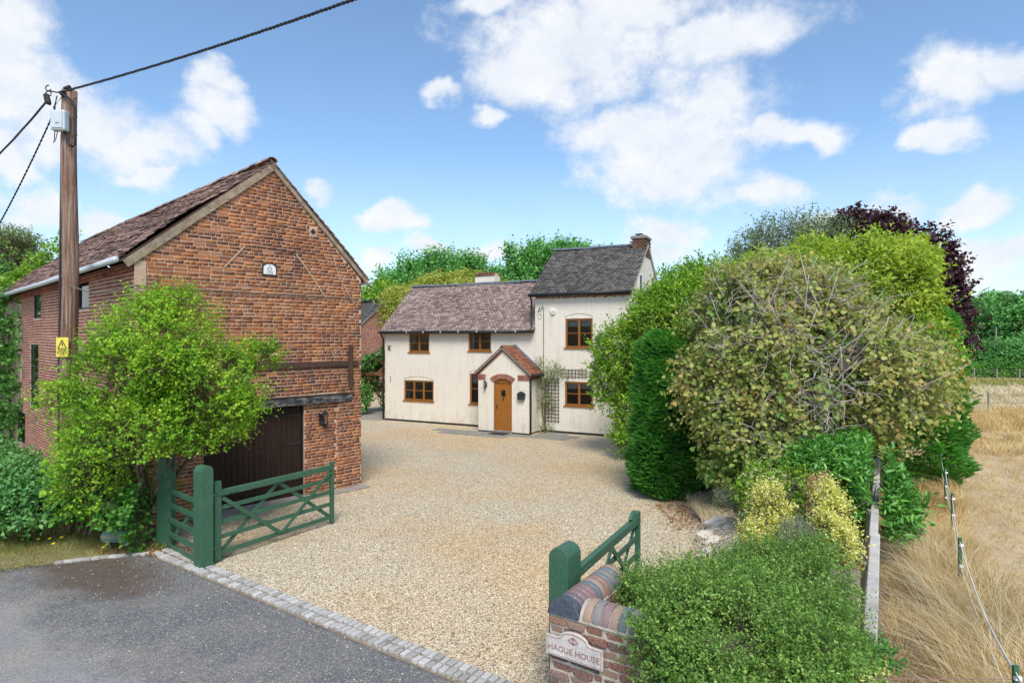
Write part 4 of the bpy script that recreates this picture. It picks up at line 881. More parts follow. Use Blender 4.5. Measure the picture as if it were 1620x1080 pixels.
cp = thing('timber_carport', 'open timber lean-to with a brown tie beam and brick pier left of the cream cottage', 'carport', CA, CR)
MB().box(-3.2, -.15, 1.3, 1.48, 2.05, 2.22).build('tie_beam', 'brown_timber', cp, .008)
MB().beam((-1.5, 1.38, 2.2), (-.25, 1.38, 3.1), .12, .14).build('brace', 'brown_timber', cp)
MB().beam((-1.7, 1.38, 3.0), (-.55, 1.38, 2.25), .10, .12).build('brace', 'brown_timber', cp)
MB().beam((-3.0, 1.3, 2.25), (-.12, 1.3, 3.95), .10, .10).build('rafter', 'pale_wood', cp)
MB().poly([(-3.1, 1.35, 2.3), (-.12, 1.35, 4.0), (-.12, 6.5, 4.0), (-3.1, 6.5, 2.3)]).build('roof_panel', 'timber_dark', cp)
m = MB().box(-.42, -.2, 1.2, 1.42, 0, 2.05); m.build('pier', 'mortar', cp)
C, Z = wall_bricks(.22, lambda x: 2.05, [], 'x', seed=64, bl=.22); link('brick', boxes_mesh('brick', [(c[0] - .42, c[1] + 1.2, c[2]) for c in C], Z, 'side_brick', .003, 5), cp, None, 'stuff')
MB().box(-3.4, -.2, 7.8, 8.0, 0, 3).build('back_wall', 'timber_dark', cp)
lw = thing('low_brick_wall', 'short low brick wall under the timber carport', 'wall', CA + Vector((cdv[0] * -1.4 + .451 * 2.4, cdv[1] * -1.4 + .8925 * 2.4, 0)), CR)
MB().box(0, 1.1, .02, .22, 0, .62).build('core', 'mortar', lw); C, Z = wall_bricks(1.1, lambda x: .66, [], 'x', seed=65); link('brick', boxes_mesh('brick', C, Z, 'side_brick', .003, 5), lw, None, 'stuff')
MB().box(-.02, 1.12, -.02, .24, .62, .67).build('coping', 'slab', lw)
sheet('carport_floor', [tuple((CA + Vector((cdv[0] * a + .451 * b, cdv[1] * a + .8925 * b, 0)))[:2]) for a, b in ((-3.6, -.5), (-.02, -.3), (-.02, 9), (-3.6, 9))], .008, 'concrete')
ob = thing('grey_shed', 'low grey clad shed at the far left behind the barn', 'shed', (-26.5, 26.5, 0), R(25))
for i in range(14): MB().box(0, 4.5, 0, .03 + .01 * (i % 2), .9 + i * .16, 1.05 + i * .16).build('board', 'post_wood', ob)
MB().box(0, 4.5, .035, 3, 0, 3.1).build('body', 'slab', ob); MB().box(-.1, 4.6, -.05, 3.1, 3.1, 3.2).build('roof', 'dark_tile', ob); MB().box(0, 4.5, -.02, 0, 0, .88).build('plinth', 'side_brick', ob)

# ------------------------------------------------------------------ utility pole and its cables
PB = Vector((-8.84, 12.0, 0)); pole = thing('utility_pole', 'tall weathered wooden utility pole with grey box and yellow warning plate beside the barn', 'utility pole', PB)
m = MB(); n = 26; rs = random.Random(2)
for i in range(n + 1): pass
m.tube([(.012 * math.sin(i * .5), .01 * math.cos(i * .4), 8.80 * i / n) for i in range(n + 1)], [.160 - .030 * i / n for i in range(n + 1)], 20); m.build('post', 'pole_wood', pole, smooth=True)
MB().box(-.17, .12, -.30, -.15, 7.92, 8.32).build('junction_box', 'grey_plastic', pole, .03)
MB().box(-.13, .08, -.315, -.30, 7.96, 8.28).build('box_lid', 'grey_plastic', pole, .02)
MB().box(-.05, .02, -.318, -.314, 8.04, 8.06).build('box_mark', 'lead', pole)
m = MB()
for z in (8.60, 8.23, 7.88): m.tube([(.10, -.05, z), (.24, -.16, z - .01), (.30, -.2, z - .02)], .008, 6)
m.build('cable_bracket', 'iron', pole)
m = MB(); m.tube([(-.03, -.2, 8.68), (.08, -.22, 8.62), (.18, -.2, 8.52), (.24, -.19, 8.38), (.25, -.18, 8.1), (.25, -.18, 7.85), (.25, -.19, 7.66), (.20, -.2, 7.62), (.13, -.2, 7.68), (.07, -.2, 7.80), (.03, -.2, 7.95)], .022, 8); m.build('cable_loop', 'cable', pole, smooth=True)
MB().tube([(-.10, -.2, 8.62), (-.14, -.2, 8.45), (-.13, -.22, 8.32)], .012, 6).tube([(-.13, -.22, 7.92), (-.15, -.2, 7.78), (-.17, -.2, 7.70), (-.13, -.2, 7.75), (-.09, -.2, 7.92)], .008, 6).tube([(-.02, -.15, 8.65), (-.15, -.22, 8.40), (-.14, -.22, 8.33)], .012, 6).build('drop_cable', 'cable', pole, smooth=True)
m = MB(); m.tube([(0, -.16, 8.72), (-.12, -.17, 8.70), (-.30, -.16, 8.74)], .013, 6); m.tube([(-.30 + .055 * math.cos(a), -.16, 8.79 + .055 * math.sin(a)) for a in [i * .45 for i in range(3, 14)]], .011, 6)
m.tube([(-.30 + .055 * math.cos(a), -.16, 8.68 + .05 * math.sin(a)) for a in [i * .5 for i in range(0, 13)]], .012, 6); m.build('hook', 'iron', pole)
MB().tube([(-.34, -.17, 8.66), (-.30, -.17, 8.50), (-.26, -.17, 8.47)], [.05, .06, .03], 8).tube([(-.05, -.17, 8.67), (.03, -.17, 8.71)], [.055, .045], 8).tube([(-.02, -.12, 8.8), (.10, -.12, 8.83)], [.03, .04], 8).build('clamp', 'iron', pole)
MB().tube([(-.165, -.05, .0), (-.16, -.05, 3), (-.15, -.05, 5.5), (-.13, -.05, 7.9)], [.035, .035, .02, .014], 8).build('cable_guard', 'cable', pole, smooth=True)
sg = MB().box(-.12, .12, -.20, -.19, 3.50, 3.88).build('warning_plate', 'yellow_sign', pole)
m = MB(); tri = [(-.085, 3.66), (.085, 3.66), (0, 3.83)]
for i in range(3):
    a = tri[i]; b = tri[(i + 1) % 3]; m.beam((a[0], -.203, a[1]), (b[0], -.203, b[1]), .004, .016)
m.prism([(.005, 3.78), (.02, 3.745), (.008, 3.74), (.02, 3.69), (-.015, 3.735), (-.002, 3.742), (-.012, 3.78)], -.205, -.2); m.build('danger_mark', 'sign_black', sg)
text_mesh('plate_lettering', 'DANGER\nOF DEATH', .042, 'sign_black', sg, (0, -.204, 3.60), (R(90), 0, 0))
text_mesh('plate_lettering', 'KEEP OFF', .026, 'sign_black', sg, (0, -.204, 3.535), (R(90), 0, 0))

def cable(name, label, p, q, sagm, strands, r, lay, ext_n=140):
    p = Vector(p); q = Vector(q); d = (q - p); L_ = d.length; n = ext_n; m = MB(); dn = d.normalized(); sx = dn.cross(Vector((0, 0, 1))).normalized(); up = sx.cross(dn)
    for k in range(strands):
        P = []
        for i in range(n + 1):
            f = i / n; th = 2 * math.pi * (f * L_ / lay + k / strands); P.append(p + d * f - Vector((0, 0, 4 * sagm * f * (1 - f))) + (sx * math.cos(th) + up * math.sin(th)) * r * .95)
        m.tube(P, r, 5)
    return props(m.build(name, 'cable', None, smooth=True), label, 'cable')
A0 = PB + Vector((0, -.2, 8.70)); B0 = at(505, 0, 8.1); ext = A0 + (B0 - A0) * 1.9
cable('overhead_cable', 'thick twisted black overhead cable running from the pole top to the upper right', A0, ext, .16, 3, .014, .20, 170)
B1 = at(0, 228, 14.3); A1 = PB + Vector((-.28, -.17, 8.58)); cable('overhead_cable', 'thick twisted black overhead cable leaving the pole top to the left', A1, A1 + (B1 - A1) * 3, .25, 3, .013, .20, 170)
B2 = at(0, 331, 13.2); A2 = PB + Vector((-.14, -.22, 8.30)); cable('service_cable', 'thin dashed black cable slanting down left from the grey pole box', A2, A2 + (B2 - A2) * 2.2, .30, 2, .010, .20, 120)
A3 = PB + Vector((.1, -.15, 4.95)); e3 = BA + Vector((.08, -.05, 4.92))
props(MB().tube([A3, A3 + Vector((.12, -.1, -.08)), A3.lerp(e3, .35) - Vector((0, 0, .18)), A3.lerp(e3, .7) - Vector((0, 0, .12)), e3], .014, 6).build('service_cable', 'grey_cable', None, smooth=True), 'slack grey cable from the pole to the corner of the barn', 'cable')

# ------------------------------------------------------------------ green gates
def rounded_post(name, label, loc, rz, w, d, h, arch_=True, group=None):
    t = thing(name, label, 'gate post', loc, rz, group); m = MB(); n = 10
    # rounded over in the x direction, three grooved boards
    if arch_: prof = [(-w / 2, 0), (w / 2, 0), (w / 2, h - w / 2)] + [(w / 2 * math.cos(a), h - w / 2 + w / 2 * math.sin(a)) for a in [math.pi * i / n for i in range(1, n)]] + [(-w / 2, h - w / 2)]
    else: prof = [(-w / 2, 0), (w / 2, 0), (w / 2, h - .05), (w * .38, h), (-w * .38, h), (-w / 2, h - .05)]
    m.prism(prof, -d / 2, d / 2); m.build('post', 'green_paint', t, .008); return t
GL = Vector((-5.20, 10.12, 0)); gdir = Vector((1.40, 2.31, 0)).normalized(); ga = math.atan2(gdir.y, gdir.x)
def half_post(name, label, loc, rz, w, d, h, group=None):
    t = thing(name, label, 'gate post', loc, rz, group); n = 8; r_ = d / 2
    prof = [(-r_, 0), (r_, 0), (r_, h - r_ * .9)] + [(r_ * math.cos(a), h - r_ * .9 + r_ * .9 * math.sin(a)) for a in [math.pi * i / n for i in range(1, n)]] + [(-r_, h - r_ * .9)]
    m = MB(); m.prism(prof, -w / 2, -.004); m.build('board', 'green_paint', t, .005); m = MB(); m.prism(prof, .004, w / 2); m.build('board', 'green_paint', t, .005); return t
p1 = half_post('gate_post', 'stout green post with a split rounded top hanging the open left gate', GL, aU + R(90), .23, .22, 1.72, 'green gate posts')
PL = Vector((-6.42, 11.15, 0)); rounded_post('gate_post', 'green post at the left end among the leaves of the bright green tree', PL, aU + .2, .24, .22, 1.66, False, 'green gate posts')
def gate(label, origin, rz, Lg, flip=1):
    t = thing('five_bar_gate', label, 'gate', origin, rz, 'green five bar gates')
    MB().box(0, .13, -.05, .05, .05, 1.40).build('hinge_stile', 'green_paint', t, .008)
    MB().box(Lg - .075, Lg, -.035, .035, .03, 1.30).build('end_stile', 'green_paint', t, .008)
    MB().box(.13, Lg - .075, -.04, .04, 1.13, 1.24).build('top_rail', 'green_paint', t, .01)
    for z in (.93, .68, .43, .16): MB().box(.13, Lg - .075, -.014, .014, z - .038, z + .038).build('rail', 'green_paint', t, .005)
    a, b, c = .16, Lg / 2, Lg - .10; f = -.027 * flip; g = .027 * flip
    for (x0, z0, x1, z1, y) in ((a, 1.10, b + .02, .17, f), (b + .04, .17, c, 1.10, f), (a, .16, b - .02, 1.12, g), (b + .02, 1.12, c, .18, g)):
        MB().beam((x0, y, z0), (x1, y, z1), .022, .07, (0, 0, 1)).build('brace', 'green_paint', t, .004)
    for z in (1.185, .28): MB().box(-.10, .45 if z > 1 else .10, -.062, -.052, z - .022, z + .022).tube([(-.05, -.05, z - .06), (-.05, -.05, z + .06)], .02, 8).build('hinge', 'green_paint', t)
    m = MB()
    for x in (.06, .28, .40): m.tube([(x, -.062, 1.185), (x, -.072, 1.185)], .012, 6)
    m.build('bolt', 'green_paint', t); return t
hg = GL + gdir * .17; gate('long green five bar gate standing open before the dark garage doors', hg, ga, 2.66)
# right hand gate and its post
RP = Vector((.575, 6.52, 0)); rounded_post('gate_post', 'wide green post with a fully rounded top beside the coped brick wall', RP, aU, .235, .30, 1.60, True, 'green gate posts')
rd = Vector((1.24, 2.26, 0)).normalized(); g2 = gate('green five bar gate behind the curved brick wall end, half hidden by shrubs', RP + rd * .17, math.atan2(rd.y, rd.x), 2.52, -1)
MB().box(2.16, 2.30, -.03, .03, 1.24, 1.262).beam((2.12, 0, 1.262), (2.22, 0, 1.34), .05, .03).build('latch', 'green_paint', g2, .004)
MB().box(2.34, 2.43, -.055, .055, 1.22, 1.33).build('latch_block', 'green_paint', g2, .01)
# short fence panel between the two left posts
fv = (GL - PL); fl = fv.length; fp = thing('fence_panel', 'short green four rail side panel between two green posts at the gravel', 'fence', PL, math.atan2(fv.y, fv.x))
MB().box(.14, .20, -.06, .02, .02, 1.28).build('stile', 'green_paint', fp, .006)
for z in (1.08, .82, .55, .29, .07): MB().box(.2, fl - .12, -.045, -.015, z - .045, z + .045).build('rail', 'green_paint', fp, .005)
MB().beam((.3, -.0, .2), (fl - .25, -.0, 1.0), .022, .08).build('brace', 'green_paint', fp)
# low house sign on the verge
sp_ = gp(183, 866); hs = thing('house_name_sign', 'low green house sign on two legs on the verge left of the gate', 'sign', sp_, R(3))
o_ = .055; MB().prism([(-.25 + o_, .10), (.25 - o_, .10), (.25, .10 + o_), (.25, .31 - o_), (.25 - o_, .31), (-.25 + o_, .31), (-.25, .31 - o_), (-.25, .10 + o_)], -.02, .02).build('board', 'green_sign', hs, .005)
for x in (-.18, .13): MB().box(x, x + .09, -.015, .04, -.05, .12).build('leg', 'green_sign', hs, .004)
text_mesh('lettering', 'HAGUE HOUSE', .086, 'gold', hs, (0, -.022, .205), (R(90), 0, 0)).scale = (.88, 1.15, 1)

# ------------------------------------------------------------------ coped garden wall and name plate
GC = Vector((.36, 5.95, 0)); gw = thing('garden_wall', 'low lichen spotted brick wall with half round coloured coping bricks in the foreground', 'wall', GC, aU)
# local x along the road face, y into the drive
CH = 1.125
m = MB(); m.box(.012, 2.3, .012, .30, -.05, CH - .01).box(.012, .32, .30, 1.10, -.05, CH - .01); m.build('core', 'lime', gw)
C = []; Z = []; rs = random.Random(12); z = CH - .10; r_ = 0
while z > -.05:
    x = -rs.uniform(0, .1) if r_ % 2 else 0
    while x < 2.2:
        ww = rs.choice((.22, .235, .115, .20)); a = max(x, 0) + .006; b = min(x + ww, 2.3) - .006; x += ww
        if b - a > .04: C.append(((a + b) / 2, .034 + rs.uniform(-.010, .008), z + .035 + rs.uniform(-.006, .006))); Z.append((b - a, .07, .074 - rs.uniform(0, .012)))
    y = 0.06 + (r_ % 2) * .1
    while y < 1.05:
        for xx in (.022, .30): C.append((xx, y + .11, z + .035)); Z.append((.07, .205, .070))
        y += .225
    z -= .088; r_ += 1
pieces('brick', C, Z, 'lichen_brick', gw, 300, seed=3)
def half_round(L_, r0=.17):
    m = MB(); n = 12; pr = [(r0 * math.cos(math.pi * i / n), r0 * math.sin(math.pi * i / n)) for i in range(n + 1)]; b = len(m.v)
    m.v += [(x, 0, z) for x, z in pr] + [(x, L_, z) for x, z in pr]
    for i in range(n): m.f.append((i, i + 1, n + 2 + i, n + 1 + i))
    m.f.append(tuple(range(n, -1, -1))); m.f.append(tuple(range(n + 1, 2 * n + 2))); m.f.append((0, n + 1, 2 * n + 1, n)); return m
hr = half_round(.082).mesh('coping_brick', 'coping', True); 
for mm in (hr,):
    for p in mm.polygons: p.use_smooth = abs(p.normal.y) < .5
hr0 = half_round(.115).mesh('coping_brick', 'coping_blue', False)
MB().box(-.005, .345, -.005, 1.12, CH - .012, CH + .006).box(.345, 2.3, -.005, .345, CH - .012, CH + .006).build('bed_mortar', 'lime', gw)
o = link('coping_brick', hr0, gw); o.location = (.17, -.015, CH); o['label'] = 'dark blue end brick of the coping'
for i in range(11):
    o = link('coping_brick', hr, gw); o.location = (.17 + rs.uniform(-.004, .004), .105 + i * .090, CH + rs.uniform(-.003, .004)); o.rotation_euler = (rs.uniform(-.02, .02), 0, rs.uniform(-.03, .03)); b = o.modifiers.new('bevel', 'BEVEL'); b.width = .006; b.segments = 2; b.limit_method = 'ANGLE'; b.angle_limit = R(50)
for i in range(21):
    o = link('coping_brick', hr, gw); o.location = (.385 + i * .090, .17 + rs.uniform(-.004, .004), CH - .004 + rs.uniform(-.003, .004)); o.rotation_euler = (rs.uniform(-.01, .01), rs.uniform(-.02, .02), R(-90) + rs.uniform(-.03, .03)); b = o.modifiers.new('bevel', 'BEVEL'); b.width = .006; b.segments = 2; b.limit_method = 'ANGLE'; b.angle_limit = R(50)
MB().tube([(.17, .09 + i * .1, CH - .01) for i in range(11)], .162, 16).tube([(.34 + i * .2, .17, CH - .014) for i in range(10)], .162, 16).build('coping_mortar', 'lime', gw)
np_ = thing('name_plaque', 'weathered white name plaque with an arched top on the front of the coped wall', 'sign', GC + U * .006 + Vector((0, 0, 0)), aU)
n = 10
def plate(w0, w1, zb, zt, ar, ah, yy0, yy1):
    cx = (w0 + w1) / 2; top = [(w1, zt)] + [(cx + ar + .03, zt)] + [(cx + ar * math.cos(a), zt + .015 + (ah - .015) * math.sin(a)) for a in [math.pi * i / n for i in range(0, n + 1)]] + [(cx - ar - .03, zt)] + [(w0, zt)]
    return MB().prism([(w0, zb), (w1, zb)] + top, yy0, yy1)
plate(0, .61, .745, .935, .15, .085, -.055, -.03).build('plate', 'white_sign', np_, .004)
plate(.012, .598, .757, .923, .142, .08, -.0565, -.05).build('plate_border', 'sign_letter', np_); plate(.018, .592, .763, .917, .137, .077, -.0585, -.05).build('plate_face', 'white_sign', np_)
text_mesh('plaque_lettering', 'HAGUE HOUSE', .082, 'sign_letter', np_, (.305, -.059, .83), (R(90), 0, 0), .003)
MB().prism([(.245, .94), (.305, .905), (.365, .94), (.305, .985)], -.063, -.055).build('motif', 'sign_letter', np_)
MB().beam((.265, -.064, .94), (.345, -.064, .94), .004, .006).beam((.28, -.064, .955), (.33, -.064, .925), .004, .006).beam((.28, -.064, .925), (.33, -.064, .955), .004, .006).build('motif_lines', 'white_sign', np_)

# ------------------------------------------------------------------ fences on the right
wf = thing('rail_fence', 'weathered whitish single rail fence with square posts between the shrubs and dry grass', 'fence', (0, 0, 0))
fp0 = Vector((3.46, 5.80, 0)); fd = Vector((.528, .849, 0)); fn_ = Vector((-.849, .528, 0))
def fpt(s, o=0, z=0): p = fp0 + fd * s + fn_ * o; return (p.x, p.y, z)
MB().beam(fpt(0, 0, .93), fpt(3.35, .0, .98), .12, .13).build('rail', 'pale_wood', wf, .012); MB().beam(fpt(3.2, .02, 1.0), fpt(9.6, .03, 1.04), .11, .11).build('rail', 'pale_wood', wf, .012)
for s, h in ((2.15, .98), (4.65, 1.06), (7.1, 1.04), (9.5, 1.0)):
    p = fpt(s, .085); MB().box(p[0] - .05, p[0] + .05, p[1] - .05, p[1] + .05, -.1, h).build('post', 'post_wood', wf, .01)
ef = thing('electric_fence', 'white tape electric fence on short green posts along the dry field', 'fence', (0, 0, 0))
ep = [(4.36, 5.2), (6.40, 8.58), (8.14, 11.1), (9.6, 13.3), (11.0, 15.4)]
for i, (x, y) in enumerate(ep):
    h = 1.0; MB().box(x - .022, x + .022, y - .012, y + .012, -.1, h).build('post', 'green_paint', ef)
    m = MB()
    for z in (.35, .6, .9): m.box(x - .03, x + .03, y - .035, y - .012, z - .015, z + .015)
    m.build('insulator', 'white_paint', ef)
for z, w in ((.93, .035), (.62, .02)):
    m = MB()
    for i in range(len(ep) - 1):
        a = Vector((*ep[i], z)); b = Vector((*ep[i + 1], z)); N_ = 8
        P = [a.lerp(b, k / N_) - Vector((0, 0, (.16 if z > .8 else .08) * 4 * (k / N_) * (1 - k / N_))) for k in range(N_ + 1)]
        for k in range(N_): m.beam(P[k], P[k + 1], .006, w)
    a = Vector((*ep[0], z)); b = Vector((3.5, 3.6, z)); m.beam(a, b, .006, w); m.build('tape', 'white_paint', ef)
MB().beam((4.36, 5.2, .88), (1.6, 5.35, .80), .006, .006).build('wire', 'sign_letter', ef); MB().beam((4.36, 5.2, .80), (3.1, 5.25, .74), .02, .02).build('cord', 'green_paint', ef)
def wire_fence(name, label, p, q, n, h, mat='post_wood'):
    t = thing(name, label, 'fence'); p = Vector(p); q = Vector(q)
    for i in range(n):
        c = p.lerp(q, i / (n - 1)); MB().box(c.x - .045, c.x + .045, c.y - .045, c.y + .045, 0, h).build('post', mat, t)
    for z in (.4, .75, h - .1): MB().beam(p + Vector((0, 0, z)), q + Vector((0, 0, z)), .015, .02).build('wire', 'grey_cable', t)
    return t
wire_fence('wire_fence', 'post and wire fence across the far side of the dry field before the hedge', (38, 61, 0), (64, 57, 0), 14, 1.1)
wire_fence('wire_fence', 'low dark tape fence across the middle of the dry field', (22, 33.5, 0), (40, 33.0, 0), 9, .95)

# ------------------------------------------------------------------ foliage
LEAF = {
 'kite': (np.array([(0, 0, 0), (.45, .5, .10), (1, 0, -.05), (.45, -.5, .10)]), np.array([(0, 2, 1), (0, 3, 2)])),
 'oval': (np.array([(0, 0, 0), (.3, .48, .08), (.72, .36, .04), (1, 0, -.10), (.72, -.36, .04), (.3, -.48, .08)]), np.array([(0, 3, 1), (1, 3, 2), (0, 5, 3), (5, 4, 3)])),
 'blade': (np.array([(0, .5, 0), (0, -.5, 0), (.55, .38, .05), (.55, -.38, .05), (1, 0, -.08)]), np.array([(0, 1, 3), (0, 3, 2), (2, 3, 4)])),
 'strap': (np.array([(0, .5, 0), (0, -.5, 0), (1, 0, 0)]), np.array([(0, 1, 2)])),
}
def norm(a): return a / np.maximum(np.linalg.norm(a, axis=-1, keepdims=True), 1e-6)
def leaves_mesh(name, P, D, Nn, Ls, Ws, shape, mat):
    V0, F0 = LEAF[shape]; D = norm(D); sd_ = norm(np.cross(Nn, D)); up = np.cross(D, sd_)
    V = P[:, None, :] + V0[None, :, 0:1] * Ls[:, None, None] * D[:, None, :] + V0[None, :, 1:2] * Ws[:, None, None] * sd_[:, None, :] + V0[None, :, 2:3] * Ls[:, None, None] * up[:, None, :]
    Fc = (F0[None] + (np.arange(len(P)) * len(V0))[:, None, None]).reshape(-1, 3); return np_mesh(name, V, Fc, mat)
def foliage(parent, blobs, nshoot, per, leaf, mat, shape='kite', shoot=.35, up=.5, spread=.75, seed=1, lump=.16, lf=2.2, inner=.3, name='crown', twig=None, droop=0., jit=.25, ground=0.02, tw_r=.004, lumpseed=0, flat=.5, clip=None, rmin=.72, gap=None, gf=None):
    """blobs: (centre, (rx, ry, rz)) in metres; leaves are set along shoots that grow out of the blobs"""
    rs = np.random.RandomState(seed); Cn = np.array([tuple(b[0]) for b in blobs], float); Rn = np.array([b[1] for b in blobs], float)
    w = (Rn[:, 0] * Rn[:, 2] + Rn[:, 1] * Rn[:, 2] + Rn[:, 0] * Rn[:, 1]); w /= w.sum(); n = int(nshoot * 1.7); bi = rs.choice(len(blobs), n, p=w)
    d = norm(rs.normal(size=(n, 3))); ph = lumpseed + seed
    def nz(q, f): return (np.sin(q[:, 0] * f + ph) * np.sin(q[:, 1] * f * 1.13 + 1.7 * ph) + np.sin(q[:, 2] * f * .93 + q[:, 0] * f * .5 + ph * .3) * np.sin(q[:, 1] * f * .7 + 2.1)) * .5
    loc = d * Rn[bi]; ln = 1 + lump * (nz(loc + Cn[bi], lf) + .6 * nz(loc + Cn[bi], lf * 2.7))
    isin = rs.rand(n) < inner; rad = np.where(isin, rs.uniform(.3, .8, n), rs.uniform(rmin, 1, n) * ln)
    P = Cn[bi] + loc * rad[:, None]; keep = np.ones(n, bool)
    for j in range(len(blobs)):
        q = np.linalg.norm((P - Cn[j]) / Rn[j], axis=1); keep &= ~((q < .62) & (bi != j))
    keep &= P[:, 2] > ground
    if gap is not None: keep &= (nz(P + 3.7, (gf or lf) * 1.6) + .5 * nz(P + 1.3, (gf or lf) * 3.7) < gap) | isin
    if clip is not None: keep &= clip(P)
    P = P[keep][:nshoot]; bi = bi[keep][:nshoot]; d = d[keep][:nshoot]; n = len(P)
    out = norm(d / Rn[bi]); D = norm(out * (1 - up) + np.array((0, 0, up)) + rs.normal(size=(n, 3)) * .38 * spread)
    SL = shoot * rs.uniform(.5, 1.25, n); m = per; f = (np.arange(m) + .6) / m
    f = f[None, :] + rs.uniform(-.4, .4, (n, m)) / m
    PP = P[:, None, :] + D[:, None, :] * (SL[:, None] * f)[..., None]; PP[..., 2] -= droop * SL[:, None] * f ** 2
    a = norm(np.cross(D, rs.normal(size=(n, 3)))); b = np.cross(D, a); th = np.arange(m)[None] * 2.4 + rs.uniform(0, 6.28, (n, 1)) + rs.normal(size=(n, m)) * .3
    side = a[:, None] * np.cos(th)[..., None] + b[:, None] * np.sin(th)[..., None]
    LD = norm(D[:, None] * .55 + side * .9 + rs.normal(size=(n, m, 3)) * jit); LD[..., 2] -= droop * .4
    Nn = norm(np.array((0, 0, flat)) + D[:, None] * .35 + out[:, None] * (1 - flat) * .6 + rs.normal(size=(n, m, 3)) * .35)
    PP += rs.normal(size=PP.shape) * leaf[0] * .25
    PP = PP.reshape(-1, 3); LD = LD.reshape(-1, 3); Nn = Nn.reshape(-1, 3); k = PP[:, 2] > ground; 
    if clip is not None: k &= clip(PP)
    PP, LD, Nn = PP[k], LD[k], Nn[k]; s = rs.uniform(.42, 1.35, len(PP))
    off = np.array(parent.location) if parent else 0
    o = link(name, leaves_mesh(name, PP - off, LD, Nn, leaf[0] * s, leaf[1] * s, shape, mat), parent)
    if twig:
        k = rs.rand(n) < .8; p0 = P[k] - D[k] * SL[k, None] * .6 - off; p1 = P[k] + D[k] * (SL[k, None] * .95) - off; q = len(p0)
        sa = norm(np.cross(D[k], rs.normal(size=(q, 3)))) * tw_r; sb = np.cross(norm(D[k]), sa)
        V = np.stack([p0 + sa, p0 - sa * .5 + sb * .87, p0 - sa * .5 - sb * .87, p1], 1); Fc = np.array([(0, 1, 3), (1, 2, 3), (2, 0, 3)])[None] + (np.arange(q) * 4)[:, None, None]
        link('twigs', np_mesh('twigs', V, Fc.reshape(-1, 3), twig), parent, None, 'stuff')
    return o
def limbs(parent, base, tips, r0, mat='bark', seed=1, name='trunk', forks=3, flen=.7, stem_top=None, rt=.012):
    rs = random.Random(seed); off = Vector(parent.location); base = Vector(base); m = MB(); st = Vector(stem_top) if stem_top else base + Vector((0, 0, .4))
    m.tube([base - Vector((0, 0, .15)) - off, base.lerp(st, .5) + Vector((rs.uniform(-.05, .05), 0, 0)) - off, st - off], [r0 * 1.25, r0, r0 * .8], 9)
    for t_ in tips:
        t_ = Vector(t_); n = 6; P = []; bow = Vector((rs.uniform(-1, 1), rs.uniform(-1, 1), rs.uniform(0, .7))) * (t_ - st).length * .12
        for i in range(n + 1):
            f = i / n; P.append(st.lerp(t_, f) + bow * math.sin(math.pi * f) + Vector([rs.uniform(-.04, .04) for _ in range(3)]) * (f > 0) - off)
        m.tube(P, [max(rt, r0 * .62 * (1 - i / n) ** 1.1) for i in range(n + 1)], 6)
        for k in range(forks):
            s_ = P[rs.randint(2, n - 1)]; e = s_ + (Vector((rs.uniform(-1, 1), rs.uniform(-1, 1), rs.uniform(-.1, 1))).normalized() + (t_ - st).normalized() * .5) * flen * rs.uniform(.5, 1.2)
            mid = s_.lerp(e, .5) + Vector([rs.uniform(-.1, .1) for _ in range(3)]) * flen; m.tube([s_, mid, e], [max(rt, r0 * .22), rt, rt * .4], 5)
    return m.build(name, mat, parent, smooth=True)
def sat(blobs, k, seed, f=(.22, .42), push=.85, up=0.):
    rs = random.Random(seed); out = list(blobs)
    for c, r_ in blobs:
        for _ in range(k):
            d = Vector((rs.gauss(0, 1), rs.gauss(0, .8) - .3, rs.gauss(0, 1) + up)).normalized(); q = rs.uniform(*f); m_ = (r_[0] + r_[2]) / 2 * q
            out.append((Vector(c) + Vector((d.x * r_[0], d.y * r_[1], d.z * r_[2])) * push, (m_ * rs.uniform(.9, 1.5), m_, m_ * rs.uniform(.7, 1.2))))
    return out
def bl(px, py, Y, rpx, rpy, ry): 
    return (at(px, py, Y), (rpx * Y / 950, ry, rpy * Y / 950))

# bright green tree in front of the barn
b_ = [bl(250, 560, 11.0, 88, 72, .9), bl(190, 600, 10.9, 84, 62, .85), bl(330, 610, 11.1, 70, 66, .8), bl(385, 610, 11.3, 36, 48, .55), bl(415, 565, 11.6, 24, 18, .25), bl(145, 605, 10.9, 44, 34, .6), bl(275, 500, 11.3, 40, 34, .6), bl(225, 690, 10.8, 95, 62, .9), bl(132, 695, 11.1, 28, 34, .4), bl(162, 755, 10.9, 56, 62, .7), bl(235, 775, 10.9, 60, 70, .7), bl(320, 655, 11.0, 72, 42, .7)]
hz_ = thing('bright_green_tree', 'bright yellow-green small leaved tree hiding the left of the barn gable', 'tree', (-6.75, 11.2, 0))
def clip_barn(P):   # nothing grows inside the barn
    q = P - np.array(BA); gx = q[:, 0] * .675 + q[:, 1] * .737; gy = q[:, 0] * -.737 + q[:, 1] * .675; return ~((gx > -.05) & (gy > -.08))
def clip_hz(P): x, y, z = P.T; return clip_barn(P) & ~((x > -6.85) & (y < 11.4) & (z < 1.78)) & ~((x < -6.62) & (y < 11.2) & (z < .62)) & ~((x < -7.75) & (z > 3.1))
foliage(hz_, sat(b_, 5, 3, (.16, .32), .95, up=.1), 7600, 11, (.050, .042), 'hazel_leaf', 'kite', .40, .38, 1.0, 1, .22, 2.6, .10, twig='bark', tw_r=.004, droop=.15, clip=clip_hz, flat=.8, gap=.22, gf=2.2)
limbs(hz_, (-6.75, 11.2, 0), [b[0] for b in b_], .09, seed=4, forks=4, stem_top=(-6.8, 11.2, .7))
br = thing('bramble_bush', 'leafy bramble at the foot of the left green gate post behind the low sign', 'shrub', (-6.9, 10.9, 0))
